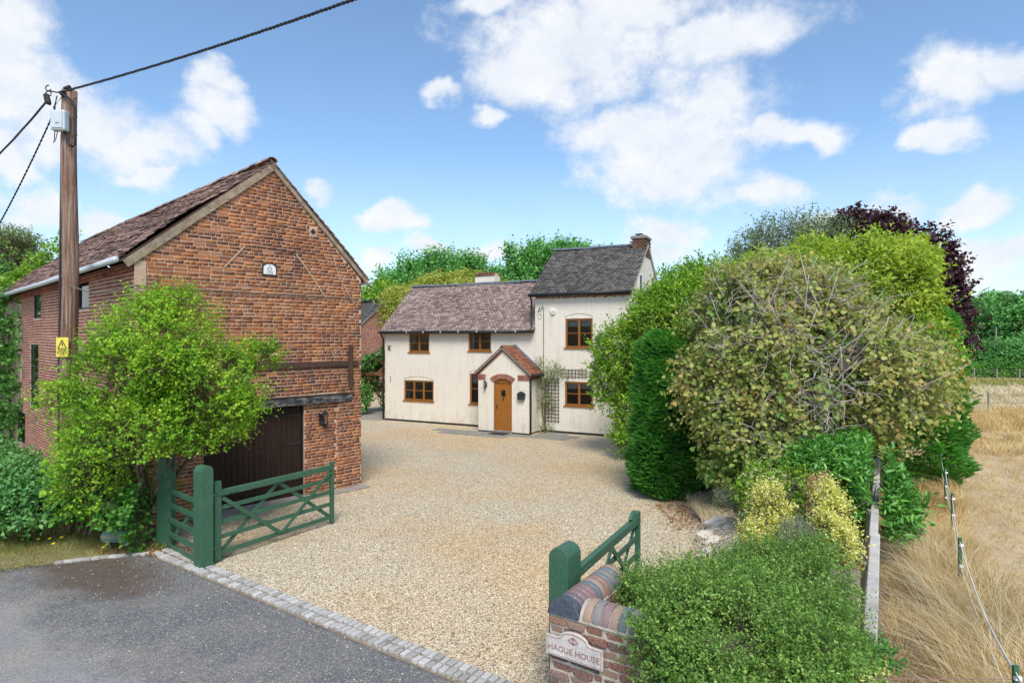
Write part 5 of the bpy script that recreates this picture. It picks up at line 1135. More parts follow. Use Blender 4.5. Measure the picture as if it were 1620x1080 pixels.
foliage(br, [bl(225, 815, 10.75, 40, 34, .35), bl(190, 828, 10.8, 30, 24, .3), bl(232, 845, 10.7, 32, 18, .25), bl(140, 770, 11.2, 45, 50, .4)], 620, 8, (.085, .07), 'bramble_leaf', 'oval', .25, .4, .8, 7, .15, 4, .2, twig='bark', clip=lambda P: ~((P[:, 0] > -6.62) & (P[:, 1] < 11.4)) & ~((P[:, 0] < -6.78) & (P[:, 1] < 11.15) & (P[:, 2] < .5)))
nt_ = thing('nettle_bush', 'spreading mid green bush at the left edge below the barn wall', 'shrub', (-9.7, 11.6, 0))
foliage(nt_, [bl(30, 782, 11.6, 70, 44, .8), bl(82, 785, 11.7, 24, 34, .5), bl(-30, 755, 12.2, 60, 40, .9), bl(15, 752, 12.6, 35, 26, .6), bl(60, 800, 11.3, 50, 35, .5), bl(0, 800, 11.2, 50, 35, .5)], 2600, 8, (.085, .05), 'nettle_leaf', 'oval', .3, .55, .8, 9, .2, 3, .25, twig='bark', clip=clip_barn)
MBs = MB(); rs = random.Random(5)
for i in range(16):
    a = gp(rs.uniform(110, 215), rs.uniform(835, 850)); MBs.tube([a, a + Vector((rs.uniform(-.15, .15), .02, .25)), a + Vector((rs.uniform(-.5, .5), rs.uniform(0, .2), rs.uniform(.4, .8)))], [.018, .012, .006], 5)
props(MBs.build('dead_sticks', 'grey_twig', None), 'tangle of bare grey sticks under the bright green tree', 'branches', kind=None)
# dry tangle below the left bush
# ivy over the far end of the barn side wall
iv = thing('barn_ivy', 'dense ivy covering the far end of the barn side wall', 'climber', BA + Vector((sdr[0] * 14.3, sdr[1] * 14.3, 0)))
def barn_pt(y, z, o=0.): p = BA + Vector((sdr[0] * y - bd[0] * o, sdr[1] * y - bd[1] * o, z)); return p
ivb = [(barn_pt(y, z, .05), (.9, .9, .75)) for y in (12.9, 14.2, 15.6, 16.8) for z in (.6, 1.7, 2.8, 3.9, 4.8)] + [(barn_pt(12.1 + .2 * z_, z_, .02), (.35, .35, .5)) for z_ in (1.6, 3.2, 4.4)]
foliage(iv, ivb, 2600, 7, (.11, .09), 'ivy_leaf', 'kite', .2, .2, .9, 13, .1, 3, .05, clip=lambda P: ((P - np.array(BA)) @ np.array((.675, .737, 0)) < .02))
MB().tube([barn_pt(14, 0, .03) - Vector(iv.location), barn_pt(14.1, 2.5, .05) - Vector(iv.location), barn_pt(14.5, 4.8, .05) - Vector(iv.location)], [.05, .03, .015], 6).build('stem', 'bark', iv)
# ivy climbing on the far roof edge
iv2 = thing('roof_creeper', 'yellow-green creeper along the far edge of the barn roof', 'climber', barn_pt(17, 5.5, 0))
foliage(iv2, [(barn_pt(17.1, 5.6 + k * .5, -k * .45), (.35, .3, .22)) for k in range(6)], 330, 6, (.12, .09), 'bay_leaf', 'kite', .3, .4, .9, 14, .1, 3, .1)
# climber on the carport and the dark hedge inside it
def cpt(x, y, z): return CA + Vector((cdv[0] * x + .451 * y, cdv[1] * x + .8925 * y, z))
cc = thing('carport_creeper', 'green creeper over the sloping carport roof left of the cottage', 'climber', cpt(-1.4, 1.5, 3))
foliage(cc, [(cpt(-.5 - k * .42, 1.5 + j * .8, 3.75 - k * .26), (.35, .4, .16)) for k in range(7) for j in range(3)] + [(cpt(-1.9 - k * .4, 1.2, 2.75 - .1 * k), (.35, .25, .35)) for k in range(4)], 900, 8, (.11, .09), 'ivy_leaf', 'kite', .18, .3, .9, 15, .1, 3, .1, droop=.2)
dh = thing('dark_shrub', 'dark evergreen shrub in the shade of the carport behind the barn corner', 'shrub', cpt(-2.6, 1.2, 0))
foliage(dh, [(cpt(-2.6, 1.0, .9), (.75, .6, .9)), (cpt(-3.0, 2.2, 1.5), (.8, .6, .8)), (cpt(-2.1, 3.4, 1.0), (.9, .6, 1.0))], 1300, 8, (.10, .07), 'laurel_leaf', 'kite', .2, .5, .8, 16, .15, 3, .2)
limbs(dh, cpt(-2.6, 1.2, 0), [cpt(-2.6, 1.0, 1.2), cpt(-3.0, 2.2, 1.8)], .04, seed=3)
# climbing rose by the trellis
ro = thing('climbing_rose', 'straggly climbing rose between the porch and the trellis', 'climber', cpt(8.55, -.3, 0))
off = Vector(ro.location); m = MB(); rs = random.Random(8); tips = []
for (tx, tz) in ((8.3, 2.6), (8.42, 1.9), (8.6, 2.35), (8.9, 2.7), (9.4, 2.55), (8.35, 1.2), (9.0, 1.5), (8.25, 1.6), (8.7, 2.9)):
    a = cpt(8.62, -.25, 0); b = cpt(8.45 + rs.uniform(-.08, .12), -.2, .9); c = cpt((8.5 + tx) / 2, -.2, (1.2 + tz) / 2); e = cpt(tx, -.2, tz); m.tube([a - off, b - off, c - off, e - off], [.022, .016, .012, .005], 5); tips.append(e)
m.build('stem', 'bark', ro)
foliage(ro, [(cpt(8.35, -.25, 1.95), (.26, .2, .32)), (cpt(8.9, -.2, 2.65), (.45, .2, .25)), (cpt(9.35, -.2, 2.5), (.3, .18, .18)), (cpt(8.3, -.2, 2.9), (.18, .15, .2)), (cpt(8.25, -.3, 1.2), (.15, .15, .3)), (cpt(8.62, -.3, .18), (.3, .2, .16)), (cpt(8.8, -.2, 2.3), (.35, .15, .2)), (cpt(8.75, -.2, 1.2), (.25, .15, .4))], 330, 6, (.065, .045), 'rose_leaf', 'kite', .22, .3, 1.0, 18, .2, 4, .3, twig='bark', tw_r=.004)

# conifers, clipped and soft
def conifer(label, base, r, h, seed, n, taper=.36):
    t = thing('conifer', label, 'tree', base); rs = np.random.RandomState(seed); f = rs.rand(n) ** .9; z = f * h
    prof = r * np.where(f < .12, .80 + f * 1.7, 1.04 - taper * f) * np.sqrt(np.clip((1.02 - f) / .10, 0, 1)); th = rs.uniform(0, 6.283, n)
    lum = 1 + .07 * np.sin(th * 5 + z * 2.1) + .06 * np.sin(th * 9 - z * 5) + .06 * np.sin(z * 7 + th * 3); rr = prof * lum * rs.choice([1.02, 1, .96, .9, .8, .65], n)
    P = np.stack([np.cos(th) * rr, np.sin(th) * rr, z], 1); D = norm(np.stack([np.cos(th + rs.normal(0, .35, n)), np.sin(th + rs.normal(0, .35, n)), .55 + rs.normal(0, .28, n)], 1))
    # each spray is a little fan of five slender fronds
    PP = []; DD = []; Nn = []; Ls = []
    sx = norm(np.cross(D, np.array((0, 0, 1.))))
    for k, (da, q, l) in enumerate(((0, .0, 1.), (.55, .15, .75), (-.55, .15, .75), (.4, .45, .6), (-.4, .45, .6))):
        PP.append(P + D * (.12 * q)); DD.append(norm(D + sx * da + rs.normal(size=D.shape) * .08)); Nn.append(norm(np.cross(sx, D) * .5 + D * .3 + np.stack([np.cos(th), np.sin(th), .6 + 0 * th], 1) * .8 + rs.normal(size=D.shape) * .35)); Ls.append(.19 * l * rs.uniform(.7, 1.3, n))
    PP = np.concatenate(PP); DD = np.concatenate(DD); Nn = np.concatenate(Nn); Ls = np.concatenate(Ls)
    hole_ = (np.sin(np.tile(th, 5) * 4 + PP[:, 2] * 3.1) * np.sin(PP[:, 2] * 5.3 + np.tile(th, 5) * 2) > .72) & (rs.rand(len(PP)) < .8); k = (PP[:, 2] > .02) & ~hole_; o = link('crown', leaves_mesh('crown', PP[k], DD[k], Nn[k], Ls[k], Ls[k] * .17, 'kite', 'conifer_leaf'), t)
    MB().tube([(0, 0, -.1), (0, 0, h * .9)], [.09, .02], 8).build('trunk', 'bark', t); return t
conifer('tall clipped dark green conifer column beside the gravel drive', (3.88, 15.0, 0), .86, 4.0, 3, 19000)
conifer('bright green soft conifer at the right side of the big brown-green shrub', (10.55, 16.4, 0), 1.5, 4.85, 5, 19000, .25)
# evergreen mass in front of the right wing
bay = thing('evergreen_tree', 'glossy green broadleaf evergreen in front of the right end of the cottage', 'tree', (5.0, 20.0, 0))
foliage(bay, sat([bl(1120, 520, 19.5, 70, 90, 1.5), bl(1050, 540, 19.5, 62, 70, 1.3), bl(985, 570, 20, 42, 62, 1.0), bl(965, 610, 20.2, 30, 40, .8), bl(1000, 660, 19.8, 30, 50, .8), bl(1090, 480, 19.8, 55, 45, 1.2), bl(1150, 460, 20, 60, 40, 1.2), bl(1030, 500, 20, 35, 35, .9), bl(990, 700, 19.4, 16, 18, .4), bl(1080, 640, 19.3, 60, 80, 1.2)], 3, 5, up=.3), 6800, 9, (.15, .055), 'bay_leaf', 'kite', .5, .6, .7, 21, .22, 1.7, .2, twig='bark')
limbs(bay, (5.0, 20.0, 0), [at(1120, 480, 19.6), at(1050, 500, 19.6), at(985, 560, 20), at(1000, 640, 19.9)], .13, seed=6, stem_top=(5.0, 20, 1.0))
# the big witch hazel
wh = thing('witch_hazel', 'huge rounded shrub with browning green leaves and bare grey twigs', 'shrub', (6.9, 13.6, 0))
wb = [bl(1265, 565, 13.5, 125, 105, 1.5), bl(1330, 560, 12.6, 48, 40, .6), bl(1220, 535, 12.5, 46, 38, .6), bl(1290, 620, 12.3, 52, 36, .6), bl(1165, 565, 12.8, 40, 44, .6), bl(1400, 610, 12.7, 44, 40, .6), bl(1275, 480, 12.9, 50, 36, .7), bl(1200, 600, 13.2, 98, 96, 1.4), bl(1370, 592, 13.3, 84, 84, 1.5), bl(1180, 505, 13.8, 88, 75, 1.4), bl(1300, 508, 13.8, 88, 68, 1.3), bl(1255, 462, 14.0, 85, 42, 1.2), bl(1215, 672, 12.7, 95, 56, 1.0), bl(1375, 650, 12.9, 66, 42, .9), bl(1142, 625, 13.2, 44, 60, .9), bl(1452, 605, 13.4, 34, 40, .8)]
foliage(wh, sat(wb, 4, 7, (.15, .3)), 8200, 7, (.098, .078), 'witch_leaf', 'oval', .6, .25, 1.1, 31, .30, 1.6, .08, gap=.10, gf=1.3, droop=.4, twig='grey_twig', tw_r=.007, flat=.55, jit=.4, name='crown')
foliage(wh, wb, 2200, 6, (.11, .095), 'witch_green', 'oval', .4, .2, 1.0, 32, .25, 1.6, .45, droop=.3, name='inner_leaves', rmin=.6)
limbs(wh, (6.9, 13.6, 0), [b[0] + Vector((random.uniform(-.6, .6), -.8, random.uniform(0, .9))) for b in wb for _ in range(2)], .13, 'grey_twig', seed=12, forks=7, flen=1.1, stem_top=(6.9, 13.5, .5), rt=.009)
# bare twigs at the surface
m = MB(); rs = random.Random(17); off = Vector(wh.location)
for i in range(210):
    b = rs.choice(wb[:13]); d = Vector((rs.uniform(-1, 1), -rs.uniform(.5, 1), rs.uniform(-.6, .9))).normalized(); p = b[0] + Vector((d.x * b[1][0], d.y * b[1][1], d.z * b[1][2])) * rs.uniform(.93, 1.04)
    q = p
    dirn = Vector((rs.uniform(-1, 1), rs.uniform(-.5, .1), rs.uniform(-.6, .8))).normalized()
    P = [q - off]
    for k in range(5): q = q + (dirn + Vector([rs.uniform(-.5, .5) for _ in range(3)])).normalized() * rs.uniform(.12, .22); P.append(q - off)
    m.tube(P, [.011, .009, .008, .006, .005, .003], 4)
    for k in (1, 2, 3):
        e = P[k] + (dirn + Vector([rs.uniform(-1, 1) for _ in range(3)])).normalized() * rs.uniform(.15, .35); m.tube([P[k], e], [.006, .003], 4)
m.build('bare_twigs', 'grey_twig', wh)
# berries on the right flank
bb = thing('rowan_sprays', 'orange berried spray at the right side of the big shrub', 'shrub', at(1480, 560, 13.6))
foliage(bb, [bl(1470, 560, 13.3, 32, 45, .7), bl(1455, 610, 13.2, 30, 40, .6)], 420, 7, (.07, .05), 'bay_leaf', 'kite', .35, .4, .9, 41, .2, 3, .2, twig='bark')
foliage(bb, [bl(1470, 560, 13.2, 36, 48, .8)], 60, 5, (.035, .035), 'berry', 'oval', .12, .3, 1, 42, .2, 3, 0, name='berries')['kind'] = 'stuff'
# yellow-green tree above the witch hazel, silver tree and copper tree behind
yl = thing('yellow_green_tree', 'luminous yellow-green leaved tree top rising behind the big shrub', 'tree', (9.2, 16.4, 0))
foliage(yl, sat([bl(1350, 455, 16.0, 90, 58, 1.5), bl(1300, 440, 16.3, 80, 42, 1.3), bl(1405, 450, 16.0, 52, 52, 1.2), bl(1425, 505, 15.6, 42, 52, 1.0), bl(1440, 425, 16.4, 20, 36, .5), bl(1230, 445, 16.6, 60, 35, 1.0)], 4, 2, (.16, .3), 1.0, .4), 4200, 8, (.13, .06), 'lime_leaf', 'kite', .45, .5, .8, 51, .22, 2, .2, twig='bark', clip=lambda P: P[:, 2] > 2)
limbs(yl, (9.2, 16.4, 0), [at(1350, 430, 16.3), at(1410, 430, 16.3), at(1300, 420, 16.5)], .12, seed=7, stem_top=(9.2, 16.4, 1.5))
sv = thing('silver_tree', 'grey-green airy tree top behind the big shrub', 'tree', (9.8, 22.5, 0))
foliage(sv, [bl(1250, 395, 22, 68, 42, 1.5), bl(1205, 405, 22, 42, 30, 1.0), bl(1300, 390, 22.4, 45, 36, 1.2), bl(1180, 425, 22, 30, 26, .8), bl(1280, 430, 22.3, 80, 40, 1.3)], 2300, 8, (.12, .05), 'silver_leaf', 'kite', .6, .5, .8, 61, .3, 1.7, .2, twig='bark', tw_r=.006)
limbs(sv, (9.8, 22.5, 0), [at(1250, 385, 22), at(1205, 400, 22), at(1300, 380, 22.2), at(1180, 415, 22)], .16, seed=8, stem_top=(9.9, 22.4, 3))
cu = thing('copper_tree', 'dark purple leaved tree behind the right side of the shrubs', 'tree', (15.0, 23, 0))
foliage(cu, [bl(1370, 385, 22.5, 60, 40, 1.5), bl(1355, 372, 22.6, 36, 30, 1.0), bl(1430, 430, 22.3, 62, 62, 1.7), bl(1468, 485, 22.0, 44, 56, 1.5), bl(1492, 532, 21.8, 28, 34, 1.0), bl(1410, 510, 22.6, 78, 66, 1.7), bl(1410, 375, 22.6, 28, 22, .7)], 4600, 8, (.17, .12), 'purple_leaf', 'kite', .5, .35, .9, 71, .24, 1.5, .15, twig='bark', droop=.1)
limbs(cu, (15.0, 23, 0), [at(1370, 390, 22.5), at(1430, 430, 22.3), at(1475, 480, 22)], .2, seed=9, stem_top=(14.9, 22.9, 2))

# garden shrubs
lr = thing('cherry_laurel', 'glossy deep green laurel behind the white rail', 'shrub', gp(1340, 860, .2))
foliage(lr, [bl(1330, 770, 10.6, 60, 56, .9), bl(1290, 755, 11.0, 40, 45, .7), bl(1380, 790, 10.4, 52, 60, .7), bl(1405, 835, 9.9, 30, 28, .4), bl(1350, 730, 11.2, 50, 30, .7)], 1500, 9, (.13, .045), 'laurel_leaf', 'oval', .26, .65, .7, 81, .16, 3, .2, twig='bark', flat=.7, clip=lambda P: (np.abs((P - np.array(fp0)) @ np.array(fn_)) > .11) | (P[:, 2] < .5))
limbs(lr, gp(1340, 860, .2), [at(1330, 760, 10.6), at(1380, 790, 10.4)], .035, seed=3)
g1 = thing('mock_orange', 'mid green bushy shrub with pale flower heads left of the laurel', 'shrub', gp(1220, 850, .3))
foliage(g1, [bl(1210, 775, 10.5, 38, 32, .45), bl(1255, 780, 10.3, 32, 42, .45), bl(1185, 790, 10.5, 20, 24, .3)], 700, 8, (.055, .03), 'bay_leaf', 'kite', .2, .6, .8, 82, .2, 4, .2, twig='bark')
foliage(g1, [bl(1215, 758, 10.2, 40, 16, .4)], 40, 6, (.03, .025), 'pale_grass', 'oval', .05, .6, 1, 83, .2, 4, 0, name='flower_heads')['kind'] = 'stuff'
def euo(label, blobs, seed, base):
    t = thing('euonymus_bush', label, 'shrub', base, 0, 'yellow variegated bushes'); foliage(t, sat(blobs, 3, seed, (.25, .45), .9, .8), 1250, 9, (.034, .022), 'euonymus_leaf', 'kite', .16, .75, .7, seed, .3, 5, .2, twig='bark', tw_r=.003, rmin=.5, gap=.3, gf=4)
    limbs(t, base, [b[0] for b in blobs[:2]], .02, seed=seed); return t
euo('yellow variegated bush nearer the drive, left of its twin', [bl(1212, 792, 8.7, 24, 32, .3), bl(1236, 825, 8.6, 16, 28, .25), bl(1200, 860, 8.4, 26, 34, .3), bl(1225, 855, 8.4, 24, 36, .3), bl(1185, 850, 8.4, 12, 18, .2)], 84, gp(1212, 900, .25))
euo('yellow variegated bush next to the white rail, right of its twin', [bl(1310, 795, 8.2, 18, 28, .25), bl(1302, 845, 8.0, 22, 34, .3), bl(1325, 865, 7.9, 30, 36, .35), bl(1325, 830, 8.1, 14, 34, .2)], 85, gp(1312, 910, .2))
wt = thing('faded_shrub', 'small half dead shrub with pinkish dry flower heads between the yellow bushes', 'shrub', gp(1298, 840, .3))
foliage(wt, [bl(1298, 772, 9.3, 20, 18, .25), bl(1290, 800, 9.3, 10, 20, .15)], 170, 8, (.035, .025), 'dead_leaf', 'kite', .15, .6, .9, 86, .2, 4, .2, twig='grey_twig'); foliage(wt, [bl(1298, 768, 9.25, 20, 16, .25)], 70, 6, (.03, .025), 'euonymus_leaf', 'kite', .1, .6, .9, 87, .2, 4, .1, name='yellow_leaves')
gy = thing('grey_shrub', 'low dusty grey-brown shrub between the two yellow bushes', 'shrub', gp(1260, 880, .2))
foliage(gy, [bl(1262, 850, 7.9, 28, 24, .3), bl(1255, 875, 7.8, 26, 20, .3)], 560, 9, (.024, .016), 'grey_leaf', 'kite', .14, .6, .9, 88, .2, 4, .2, twig='grey_twig', tw_r=.003)
lv = thing('lavender_clump', 'small dark grey-green lavender clump on the pale bank by the drive', 'shrub', gp(1160, 815, .3))
foliage(lv, [bl(1155, 795, 11.2, 26, 18, .3), bl(1178, 808, 10.9, 18, 14, .25)], 520, 8, (.05, .009), 'grey_leaf', 'kite', .14, .75, .7, 89, .2, 4, .3)
iv3 = thing('ivy_mound', 'ivy and dry leaves over the bank under the witch hazel', 'climber', gp(1150, 770, .3)); foliage(iv3, [bl(1150, 745, 12.6, 40, 26, .5), bl(1200, 725, 12.3, 50, 26, .5), bl(1250, 735, 12.0, 40, 22, .5)], 620, 7, (.10, .08), 'witch_green', 'kite', .15, .4, .9, 90, .2, 4, .2)
# box honeysuckle in the foreground
bx = thing('box_honeysuckle', 'large sprawling fine leaved green shrub spilling over the coped wall in the foreground', 'shrub', (2.0, 5.9, 0))
bxb = [bl(1120, 965, 5.9, 95, 62, .55), bl(1060, 955, 6.3, 68, 36, .4), bl(1180, 1000, 5.5, 110, 75, .6), bl(1240, 960, 5.9, 85, 62, .55), bl(1290, 930, 6.3, 42, 38, .4), bl(1285, 1005, 5.5, 58, 46, .45), bl(1150, 925, 6.6, 70, 26, .4), bl(1220, 905, 6.6, 60, 32, .4), bl(1090, 1040, 5.2, 55, 45, .3), bl(1180, 1080, 5.0, 120, 50, .5), bl(1010, 935, 6.6, 35, 18, .25), bl(1290, 885, 6.9, 30, 22, .3), bl(1270, 1085, 5.0, 60, 36, .35)]
bxb += [(GC + U * a + Vv * b + Vector((0, 0, z)), (.30, .26, .28)) for a, b, z in ((1.2, .02, 1.15), (1.45, -.1, .95), (1.7, -.1, 1.15), (2.0, -.2, .9), (2.3, -.2, 1.1), (1.6, -.15, .65), (2.0, -.25, .6), (1.35, .2, 1.35), (1.9, .1, 1.35), (2.35, .1, 1.3))]
foliage(bx, sat(bxb, 3, 9, (.25, .45), .8, .3), 11500, 17, (.029, .016), 'box_leaf', 'kite', .27, .5, 1.15, 91, .34, 5, .08, gap=.45, gf=2.6, twig='bark', tw_r=.0022, jit=.3, rmin=.6, ground=.3)
limbs(bx, (2.0, 5.9, 0), [b[0] for b in bxb], .04, seed=14, forks=3, flen=.3, stem_top=(2.0, 5.9, .5))
iv4 = thing('variegated_ivy', 'cream edged ivy trailing at the bottom right below the green shrub', 'climber', (3.0, 5.2, 0))
foliage(iv4, [bl(1330, 1040, 5.6, 60, 22, .35), bl(1260, 1060, 5.2, 50, 22, .3), bl(1370, 1030, 5.9, 40, 18, .3)], 620, 7, (.04, .032), 'ivy_leaf', 'kite', .12, .5, 1, 92, .2, 5, .2, ground=.1)
foliage(iv4, [bl(1290, 1055, 5.15, 70, 22, .3), bl(1350, 1050, 5.4, 40, 14, .3)], 150, 6, (.032, .026), 'euonymus_leaf', 'kite', .1, .5, 1, 93, .2, 5, .1, ground=.1, name='pale_leaves')
# rocks on the bank
for i, (px, py, s) in enumerate(((1140, 832, .30), (1160, 850, .34), (1135, 862, .22), (1178, 838, .2), (1150, 880, .22), (1172, 872, .24), (1118, 846, .16), (1120, 875, .15), (1150, 765, .2))):
    bm = bmesh.new(); bmesh.ops.create_icosphere(bm, subdivisions=3, radius=1); rs = random.Random(i + 30); ph = rs.uniform(0, 9)
    for v in bm.verts:
        c = v.co; k = 1 + .22 * math.sin(c.x * 3.1 + ph) * math.sin(c.y * 2.7 + ph) + .12 * math.sin(c.z * 7 + c.x * 5 + ph) + .05 * math.sin(c.x * 13 + ph) * math.sin(c.z * 11); v.co = Vector((c.x * k * s * 1.2, c.y * k * s, c.z * k * s * .55))
    me = bpy.data.meshes.new('rock'); bm.to_mesh(me); bm.free(); me.materials.append(M['rock']); o = link('rock', me); o.location = gp(px, py, .18); o.rotation_euler = (0, 0, rs.uniform(0, 6))
    props(o, ('pale flat rock at the top of the bank', 'largest pale rock in the middle of the bank', 'small pale rock at the drive edge', 'rock beside the lavender clump', 'rock low on the bank above the shrub', 'pale rock left of the yellow bush', 'little stone at the outer edge of the gravel', 'small stone in the gravel below the bank', 'brown rock under the witch hazel')[i], 'rock', 'rocks on the bank')

# ------------------------------------------------------------------ grass
def grass(name, polyg, n, h, w, mat, seed, lean=.5, dens=None, curve=.5, z=0., label=None, clump=0):
    rs = np.random.RandomState(seed); P = np.array(polyg); X = []; Y = []; x0, y0 = P.min(0); x1, y1 = P.max(0); got = 0; xs = []; ys = []
    while got < n:
        x = rs.uniform(x0, x1, n * 3); y = rs.uniform(y0, y1, n * 3); c = np.zeros(len(x), bool); j = len(P) - 1
        for i in range(len(P)):
            cond = ((P[i][1] > y) != (P[j][1] > y)) & (x < (P[j][0] - P[i][0]) * (y - P[i][1]) / (P[j][1] - P[i][1] + 1e-9) + P[i][0]); c ^= cond; j = i
        if dens is not None: c &= rs.rand(len(x)) < dens(x, y)
        xs.append(x[c]); ys.append(y[c]); got += c.sum()
    x = np.concatenate(xs)[:n]; y = np.concatenate(ys)[:n]
    if clump: q = rs.rand(n) < .7; x[q] = np.round(x[q] / clump) * clump + rs.normal(0, clump * .22, q.sum()) + .4 * clump * np.sin(y[q] * 9); 
    hh = h * rs.uniform(.35, 1.3, n) * (1 + .35 * np.sin(x * 2.3 + y) * np.sin(y * 1.9)); an = 3.0 * np.sin(x * 1.7 + seed) + 3.0 * np.sin(y * 1.3 + x * .6) + rs.normal(0, .9, n); ld = np.stack([np.cos(an), np.sin(an), np.zeros(n)], 1) * (lean * rs.uniform(.3, 1.6, n))[:, None]
    p0 = np.stack([x, y, np.full(n, z)], 1); up = np.array((0, 0, 1.)); p1 = p0 + (up * .6 + ld * .45) * hh[:, None]; p2 = p0 + (up * (1 - curve * .5) + ld * (1.0 + curve)) * hh[:, None]; p2[:, 2] = np.maximum(p2[:, 2], z + .02)
    a2 = rs.uniform(0, 6.283, n); sd_ = np.stack([np.cos(a2), np.sin(a2) * .5, np.zeros(n)], 1) * w
    V = np.stack([p0 - sd_, p0 + sd_, p1 - sd_ * .7, p1 + sd_ * .7, p2], 1); Fc = (np.array([(0, 1, 3), (0, 3, 2), (2, 3, 4)])[None] + (np.arange(n) * 5)[:, None, None]).reshape(-1, 3)
    return props(link(name, np_mesh(name, V, Fc, mat)), kind='stuff')
def q4(*pts): return [tuple(gp(*p)[:2]) for p in pts]
strip_poly = [fpt(-1.2, -.1)[:2], fpt(10, -.15)[:2], fpt(17, -.1)[:2], (13.5, 18.5), (11.4, 15.6), (8.5, 11.3), (6.8, 8.5), (4.7, 5.1), (3.6, 3.6)]
grass('dry_grass', strip_poly, 20000, .24, .004, 'dry_grass', 1, 1.5)
grass('dry_grass', [(3.9, 4.4), (5.2, 7.2), (6.6, 9.6), (7.6, 10.2), (6.4, 7.4), (4.9, 4.2)], 3500, .8, .0035, 'pale_grass', 21, 1.1)
grass('dry_grass', [(4.9, 5.0), (4.1, 5.2), (5.6, 7.9), (6.1, 9.0), (7.1, 11.2), (8.4, 11.3), (7.4, 9.3), (6.9, 8.0), (6.4, 6.4), (5.6, 4.7)], 15000, .66, .0042, 'dry_grass', 2, .6, clump=.16)
grass('dry_grass', [(6.4, 9.6), (7.6, 13), (9.5, 16.2), (12, 18.5), (11.6, 15.6), (9.6, 12.8), (8.0, 10.7)], 11000, .48, .006, 'dry_grass', 3, .6, clump=.2)
grass('dry_grass', [(4.9, 4.6), (7.0, 8.0), (11.5, 15.5), (14, 20), (26, 20), (14, 8), (9, 4.5)], 30000, .12, .006, 'dry_grass', 4, 1.4, clump=.7)
grass('dry_grass', [(14, 20), (16, 24.5), (42, 25), (34, 19)], 26000, .22, .010, 'dry_grass', 5, .9, clump=.9)
grass('dry_grass', [(17, 25), (21, 32), (50, 32), (42, 25)], 30000, .50, .014, 'dry_grass', 6, .5, clump=1.2)
grass('weeds', [(4.4, 5.2), (8.5, 11.3), (13, 18), (20, 18), (11, 8), (7, 5)], 1600, .09, .008, 'green_grass', 31, .8, clump=.5)
grass('weeds', strip_poly, 900, .10, .006, 'green_grass', 32, .8, clump=.4)
grass('pale_grass', [(21, 33), (30, 49), (62, 49), (50, 33)], 22000, .45, .02, 'pale_grass', 7, .5)
grass('green_grass', [(30, 50), (36, 60), (66, 57), (60, 49)], 9000, .45, .03, 'green_grass', 8, .5)
vg = wobble(SV(-.1, .15), SV(-.9, -.98), 10, .03, 7) + [SV(-1.1, -1.75)[:2], SV(-1.5, -2.0)[:2], SV(-6, -2.0)[:2], SV(-5, 1.6)[:2], (-7.0, 11.8)]
grass('verge_grass', vg, 20000, .07, .004, 'green_grass', 9, 1.2)
grass('verge_grass', q4((40, 880), (165, 868), (235, 862), (180, 845), (90, 840), (0, 845), (-40, 870)), 2600, .16, .004, 'green_grass', 10, .8)
grass('dead_grass', q4((30, 858), (105, 848), (100, 828), (30, 830)), 1500, .42, .004, 'dry_grass', 11, .8)
grass('weeds', q4((215, 868), (262, 872), (262, 850), (215, 850)), 700, .12, .01, 'green_grass', 12, .8)
bank = [(2.3, 8.9), (2.95, 10.4), (3.55, 11.6), (4.0, 12.6), (4.9, 12.4), (4.3, 10.8), (3.6, 9.4), (3.0, 8.4)]
pebbles('bank_gravel', 2600, (2.2, 5, 8.3, 12.7), bank, .013, 15, None, .03)
pb_ = bpy.data.objects['bank_gravel']
for v_ in pb_.data.vertices: v_.co.z += max(0, bedh(v_.co.x, v_.co.y)) if inpoly(v_.co.x, v_.co.y, bedp) else 0
grass('dead_grass', bank, 1500, .16, .003, 'pale_grass', 14, 1.2, z=.12)
grass('dead_grass', [(3.9, 12.2), (4.4, 12.0), (4.6, 14.8), (4.1, 14.4)], 2200, .28, .004, 'pale_grass', 13, .9, z=.12)
# fallen leaves
def litter(name, polyg, n, s, seed, mat='dead_leaf', z=.02, hf=None):
    rs = np.random.RandomState(seed); P = []; 
    while len(P) < n:
        x = rs.uniform(min(p[0] for p in polyg), max(p[0] for p in polyg)); y = rs.uniform(min(p[1] for p in polyg), max(p[1] for p in polyg))
        if inpoly(x, y, polyg): P.append((x, y, z + rs.uniform(0, .015) + (hf(x, y) if hf else 0)))
    P = np.array(P); D = norm(np.stack([rs.normal(size=n), rs.normal(size=n), rs.normal(0, .15, n)], 1)); Nn = norm(np.array((0, 0, 1.)) + rs.normal(size=(n, 3)) * .3); q = rs.uniform(.6, 1.3, n) * s
    props(link(name, leaves_mesh(name, P, D, Nn, q, q * .7, 'kite', mat)), kind='stuff')
litter('leaf_litter', q4((150, 876), (262, 884), (262, 860), (150, 850)), 650, .05, 1)
litter('leaf_litter', [(3.0, 8.8), (2.6, 9.6), (3.2, 14.5), (3.6, 20), (4.4, 20), (4.2, 13), (3.6, 10.4)], 260, .045, 15)
litter('leaf_litter', [(-6.6, 11.2), (-5.2, 10.4), (-3.4, 13), (-4.2, 15.2)], 160, .04, 16)
litter('leaf_litter', vg, 900, .035, 11)
litter('leaf_litter', q4((262, 884), (318, 893), (330, 870), (262, 862)), 120, .05, 2)
litter('leaf_litter', [(3.3, 12.0), (4.5, 12.4), (4.7, 14.6), (3.3, 13.9)], 900, .055, 3, z=.03, hf=lambda x, y: max(0, bedh(x, y)) if inpoly(x, y, bedp) else 0)
litter('leaf_litter', fs[:5] + fs[-7:], 1000, .05, 4)
litter('leaf_litter', bedp, 2600, .045, 5, hf=bedh)
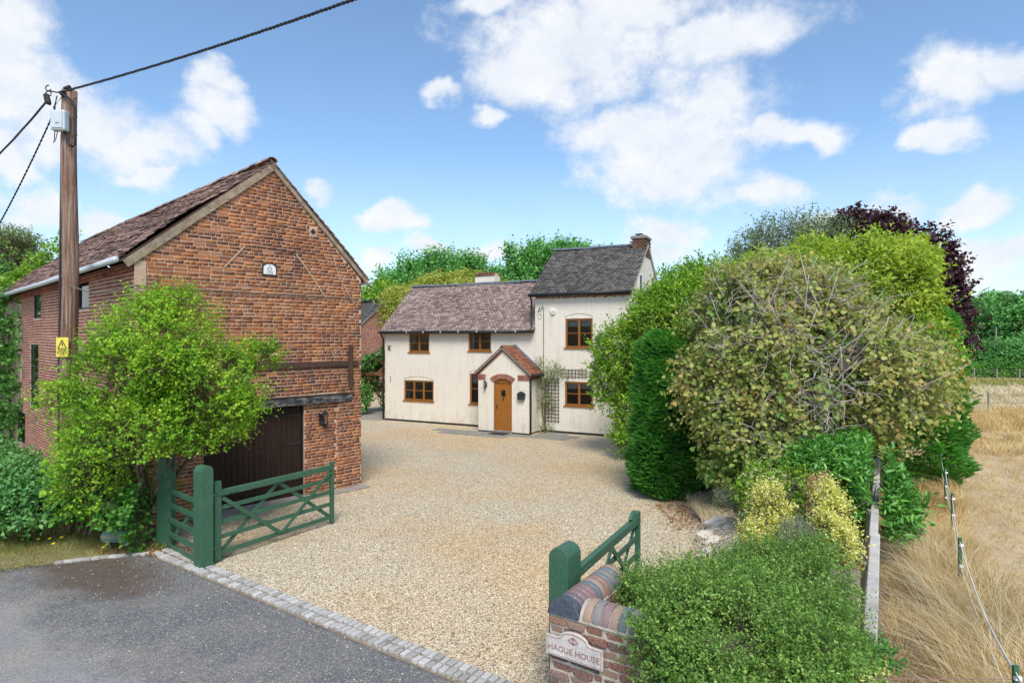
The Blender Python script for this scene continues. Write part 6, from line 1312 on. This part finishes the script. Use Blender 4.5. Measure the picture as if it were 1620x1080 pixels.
litter('leaf_litter', [SV(.0, -.1)[:2], SV(2.2, -.2)[:2], SV(1.8, -1.0)[:2], SV(-1.3, -1.0)[:2]], 160, .03, 6, z=.01)
for i, (px, py) in enumerate(((78, 852), (84, 860), (97, 850), (168, 862), (170, 858), (163, 866), (60, 853))):
    p = gp(px, py, .12); t = thing('hawkbit_flower', 'small yellow wild flower in the verge grass, ' + ('third from the left', 'fourth from the left', 'just left of the pole foot', 'back one near the sign', 'rightmost near the sign', 'front one near the sign', 'leftmost of all')[i], 'flower', (p.x, p.y, 0), 0, 'yellow verge flowers')
    MB().tube([(0, 0, 0), (.01, 0, .12)], .003, 4).build('stem', 'bramble_leaf', t); m = MB(); m.tube([(.01, 0, .12), (.01, -.006, .135)], [.012, .03], 8); m.build('petals', 'flower_yellow', t)

# ------------------------------------------------------------------ distant trees
def far_tree(name, label, px, base_y, Y, blobs, mat, leaf, n, seed, group=None, gap=None, trunk=.25, per=7, shape='kite', shoot=.9, lump=.3, lf=.8, droop=0, bark='bark', up=.45, inner=.12, tw=None):
    base = at(px, 540, Y); base.z = 0; t = thing(name, label, 'tree', base, 0, group)
    foliage(t, blobs, n, per, leaf, mat, shape, shoot, up, .9, seed, lump, lf, inner, droop=droop, twig=tw, tw_r=.03, gap=gap)
    limbs(t, base, [b[0] + Vector((0, 0, b[1][2] * .4)) for b in blobs], trunk, bark, seed, 'trunk', 3, 1.5, stem_top=base + Vector((0, 0, 2)), rt=.03); return t
G1 = 'poplars behind the cottage'
pop = [(585, 470, 26, 40), (622, 440, 30, 45), (655, 425, 34, 55), (700, 420, 36, 60), (742, 422, 34, 55), (790, 430, 26, 45), (825, 412, 28, 60), (862, 405, 30, 62), (895, 400, 26, 60), (925, 392, 20, 40), (960, 392, 16, 26)]
plab = ['smaller poplar just right of the barn eaves, leftmost of the poplars', 'poplar behind the neighbour\'s gable, second from the left', 'full dark poplar above the left end of the cottage ridge', 'broad poplar above the willow and left of the white chimney', 'poplar directly above the low white chimney', 'lower poplar in the dip right of the white chimney', 'poplar rising left of the tall wing roof', 'tall poplar touching the upper left of the tall wing roof', 'poplar just above the left end of the tall ridge', 'poplar top showing above the middle of the tall ridge', 'thin poplar tip left of the brick chimney, rightmost of the poplars']
for i, (px, py, rx, ry) in enumerate(pop):
    Y = 62 + (i % 3) * 2; rs = random.Random(i)
    py += 40; blobs = [bl(px, py + 10, Y, rx, ry * .8, 2.2), bl(px - rx * .4, py - ry * .35, Y, rx * .45, ry * .45, 1.4), bl(px + rx * .35, py - ry * .2, Y, rx * .45, ry * .5, 1.4), bl(px, py + ry, Y, rx * 1.1, ry * .8, 2.4)]
    far_tree('poplar_tree', plab[i], px, 0, Y, sat(blobs, 5, i, (.16, .30), 1.05, .9), 'poplar_leaf', (.27, .23), 2300, 100 + i, G1, trunk=.3, per=7, shoot=1.6, up=.8, lump=.34, lf=1.0, gap=.35)
far_tree('willow_tree', 'drooping yellow willow behind the ridge of the lower cottage wing', 715, 0, 50, [bl(715, 462, 50, 62, 26, 3), bl(668, 470, 50, 26, 22, 2), bl(768, 462, 50, 34, 22, 2), bl(745, 446, 50, 34, 14, 2), bl(700, 500, 50, 70, 30, 3)], 'willow_leaf', (.34, .10), 2600, 121, None, None, .3, 9, shoot=1.5, up=.1, droop=1.0, lump=.28, lf=1.2)
far_tree('willow_tree', 'smaller drooping yellow willow left of the cottage roof above the neighbour\'s gable', 640, 0, 46, [bl(640, 480, 46, 20, 26, 1.5), bl(625, 470, 46, 12, 16, 1)], 'willow_leaf', (.30, .09), 620, 122, None, None, .2, 9, shoot=1.2, up=.1, droop=1.0)
far_tree('garden_tree', 'mid green tree beside the neighbour\'s brick gable', 620, 0, 52, [bl(628, 520, 52, 26, 40, 2), bl(600, 480, 54, 26, 30, 2)], 'bay_leaf', (.26, .2), 900, 123, None, None, .2)
far_tree('birch_tree', 'airy birch rising behind the far end of the barn roof at the left edge', 20, 0, 34, [bl(20, 420, 34, 42, 34, 2), bl(-15, 400, 34, 30, 30, 2), bl(45, 430, 34, 26, 26, 1.2), bl(25, 385, 34, 30, 16, 1.4), bl(5, 460, 34, 60, 30, 2)], 'birch_leaf', (.14, .10), 1900, 124, None, None, .14, 8, shoot=.9, lump=.4, lf=1.3, droop=.3, bark='pale_bark', inner=.3, tw='bark')
far_tree('garden_tree', 'dark green tree mass at the left edge behind the ivy covered barn end', -5, 0, 31, [bl(0, 510, 31, 50, 50, 2), bl(-30, 470, 31, 40, 40, 2), bl(20, 560, 31, 30, 60, 2)], 'oak_leaf', (.22, .18), 1300, 125, None, None, .2)
# woodland edge at the right
wl = ['tallest dark oak at the right edge of the picture', 'oak behind and left of the tallest one', 'light green ash at the left end of the far wood', 'dark oak low in the middle of the far wood', 'oak crown cut by the right picture edge', 'far treetop beside the purple tree']
wd = [(1600, 520, 78, 52, 4, 46), (1572, 505, 85, 40, 3.5, 34), (1530, 520, 88, 26, 3, 36), (1565, 560, 80, 40, 3, 34), (1640, 530, 74, 50, 4, 56), (1500, 545, 92, 30, 3, 40)]
for i, (px, py, Y, rx, ry, rz) in enumerate(wd):
    blobs = [bl(px, py, Y, rx, rz, ry), bl(px - rx * .5, py - rz * .2, Y, rx * .55, rz * .6, ry * .6), bl(px + rx * .45, py - rz * .45, Y, rx * .5, rz * .55, ry * .6), bl(px, py - rz * .6, Y, rx * .5, rz * .45, ry * .6), bl(px, py + rz, Y, rx * 1.1, rz * .9, ry)]
    far_tree('oak_tree', wl[i], px, 0, Y, sat(blobs, 4, i), ('oak_leaf', 'poplar_leaf', 'bay_leaf', 'oak_leaf', 'poplar_leaf', 'poplar_leaf')[i], (.34, .29), 2600, 130 + i, 'trees of the far wood', .3, .4, 7, shoot=1.1, lump=.3, lf=.7)
far_tree('hawthorn_bush', 'rounded dark bush standing before the far wood', 1585, 0, 66, [bl(1585, 572, 66, 48, 30, 3), bl(1560, 585, 66, 28, 22, 2.2), bl(1610, 580, 66, 30, 26, 2.5)], 'oak_leaf', (.26, .2), 2400, 140, None, None, .2, 8, shoot=.7, lump=.12)
far_tree('dead_tree', 'bare pale dead tree with a few leaves at the edge of the far wood', 1545, 0, 72, [bl(1545, 560, 72, 12, 16, 1.2)], 'grey_leaf', (.2, .12), 40, 141, None, None, .22, 4, bark='pale_bark')
m = MB(); rs = random.Random(77)
for i in range(9):
    b = at(1535 + rs.uniform(0, 30), 590, 71); e = at(1525 + rs.uniform(0, 60), rs.uniform(515, 560), 71); mid = b.lerp(e, .5) + Vector((rs.uniform(-1, 1), 0, rs.uniform(-.3, .8))); m.tube([b, mid, e], [.12, .08, .03], 5)
props(m.build('dead_branches', 'pale_bark', None), 'pale bare branches sticking out in front of the far wood', 'branches')
hd = thing('field_hedge', 'low rough hedge along the far side of the field behind the wire fence', 'hedge', (50, 63, 0)); foliage(hd, [(Vector((34 + i * 2.4, 66 - i * .35, .6)), (1.9, 1.2, 1.0 + .2 * math.sin(i * 2))) for i in range(16)], 2600, 7, (.22, .16), 'bramble_leaf', 'kite', .5, .5, .9, 142, .2, 1.5, .1)
# low distant woods closing the horizon all round, read as one mass
far = []
rs = random.Random(99)
for i in range(150):
    a = rs.uniform(-1.35, 1.35); d = rs.uniform(120, 170); far.append((Vector((math.sin(a) * d, math.cos(a) * d, rs.uniform(1, 3))), (rs.uniform(6, 11), 4, rs.uniform(4, 7.5))))
o = foliage(None, far, 15000, 6, (1.0, .8), 'poplar_leaf', 'kite', 2.0, .5, .9, 150, .2, .3, .05, name='distant_wood'); props(o, kind='stuff')
hed = [(Vector((x_, 34 + abs(x_) * .02, 1.2)), (1.8, 1.2, 1.5)) for x_ in np.arange(-28, -12, 1.8)]
gh = thing('garden_hedge', 'green hedge behind the carport between barn and cottage', 'hedge', (-20, 35, 0)); foliage(gh, hed, 1700, 7, (.14, .1), 'ivy_leaf', 'kite', .4, .5, .9, 151, .2, 1.5, .15)
print('objects', len(bpy.data.objects), 'tris', sum(len(m.polygons) for m in bpy.data.meshes))
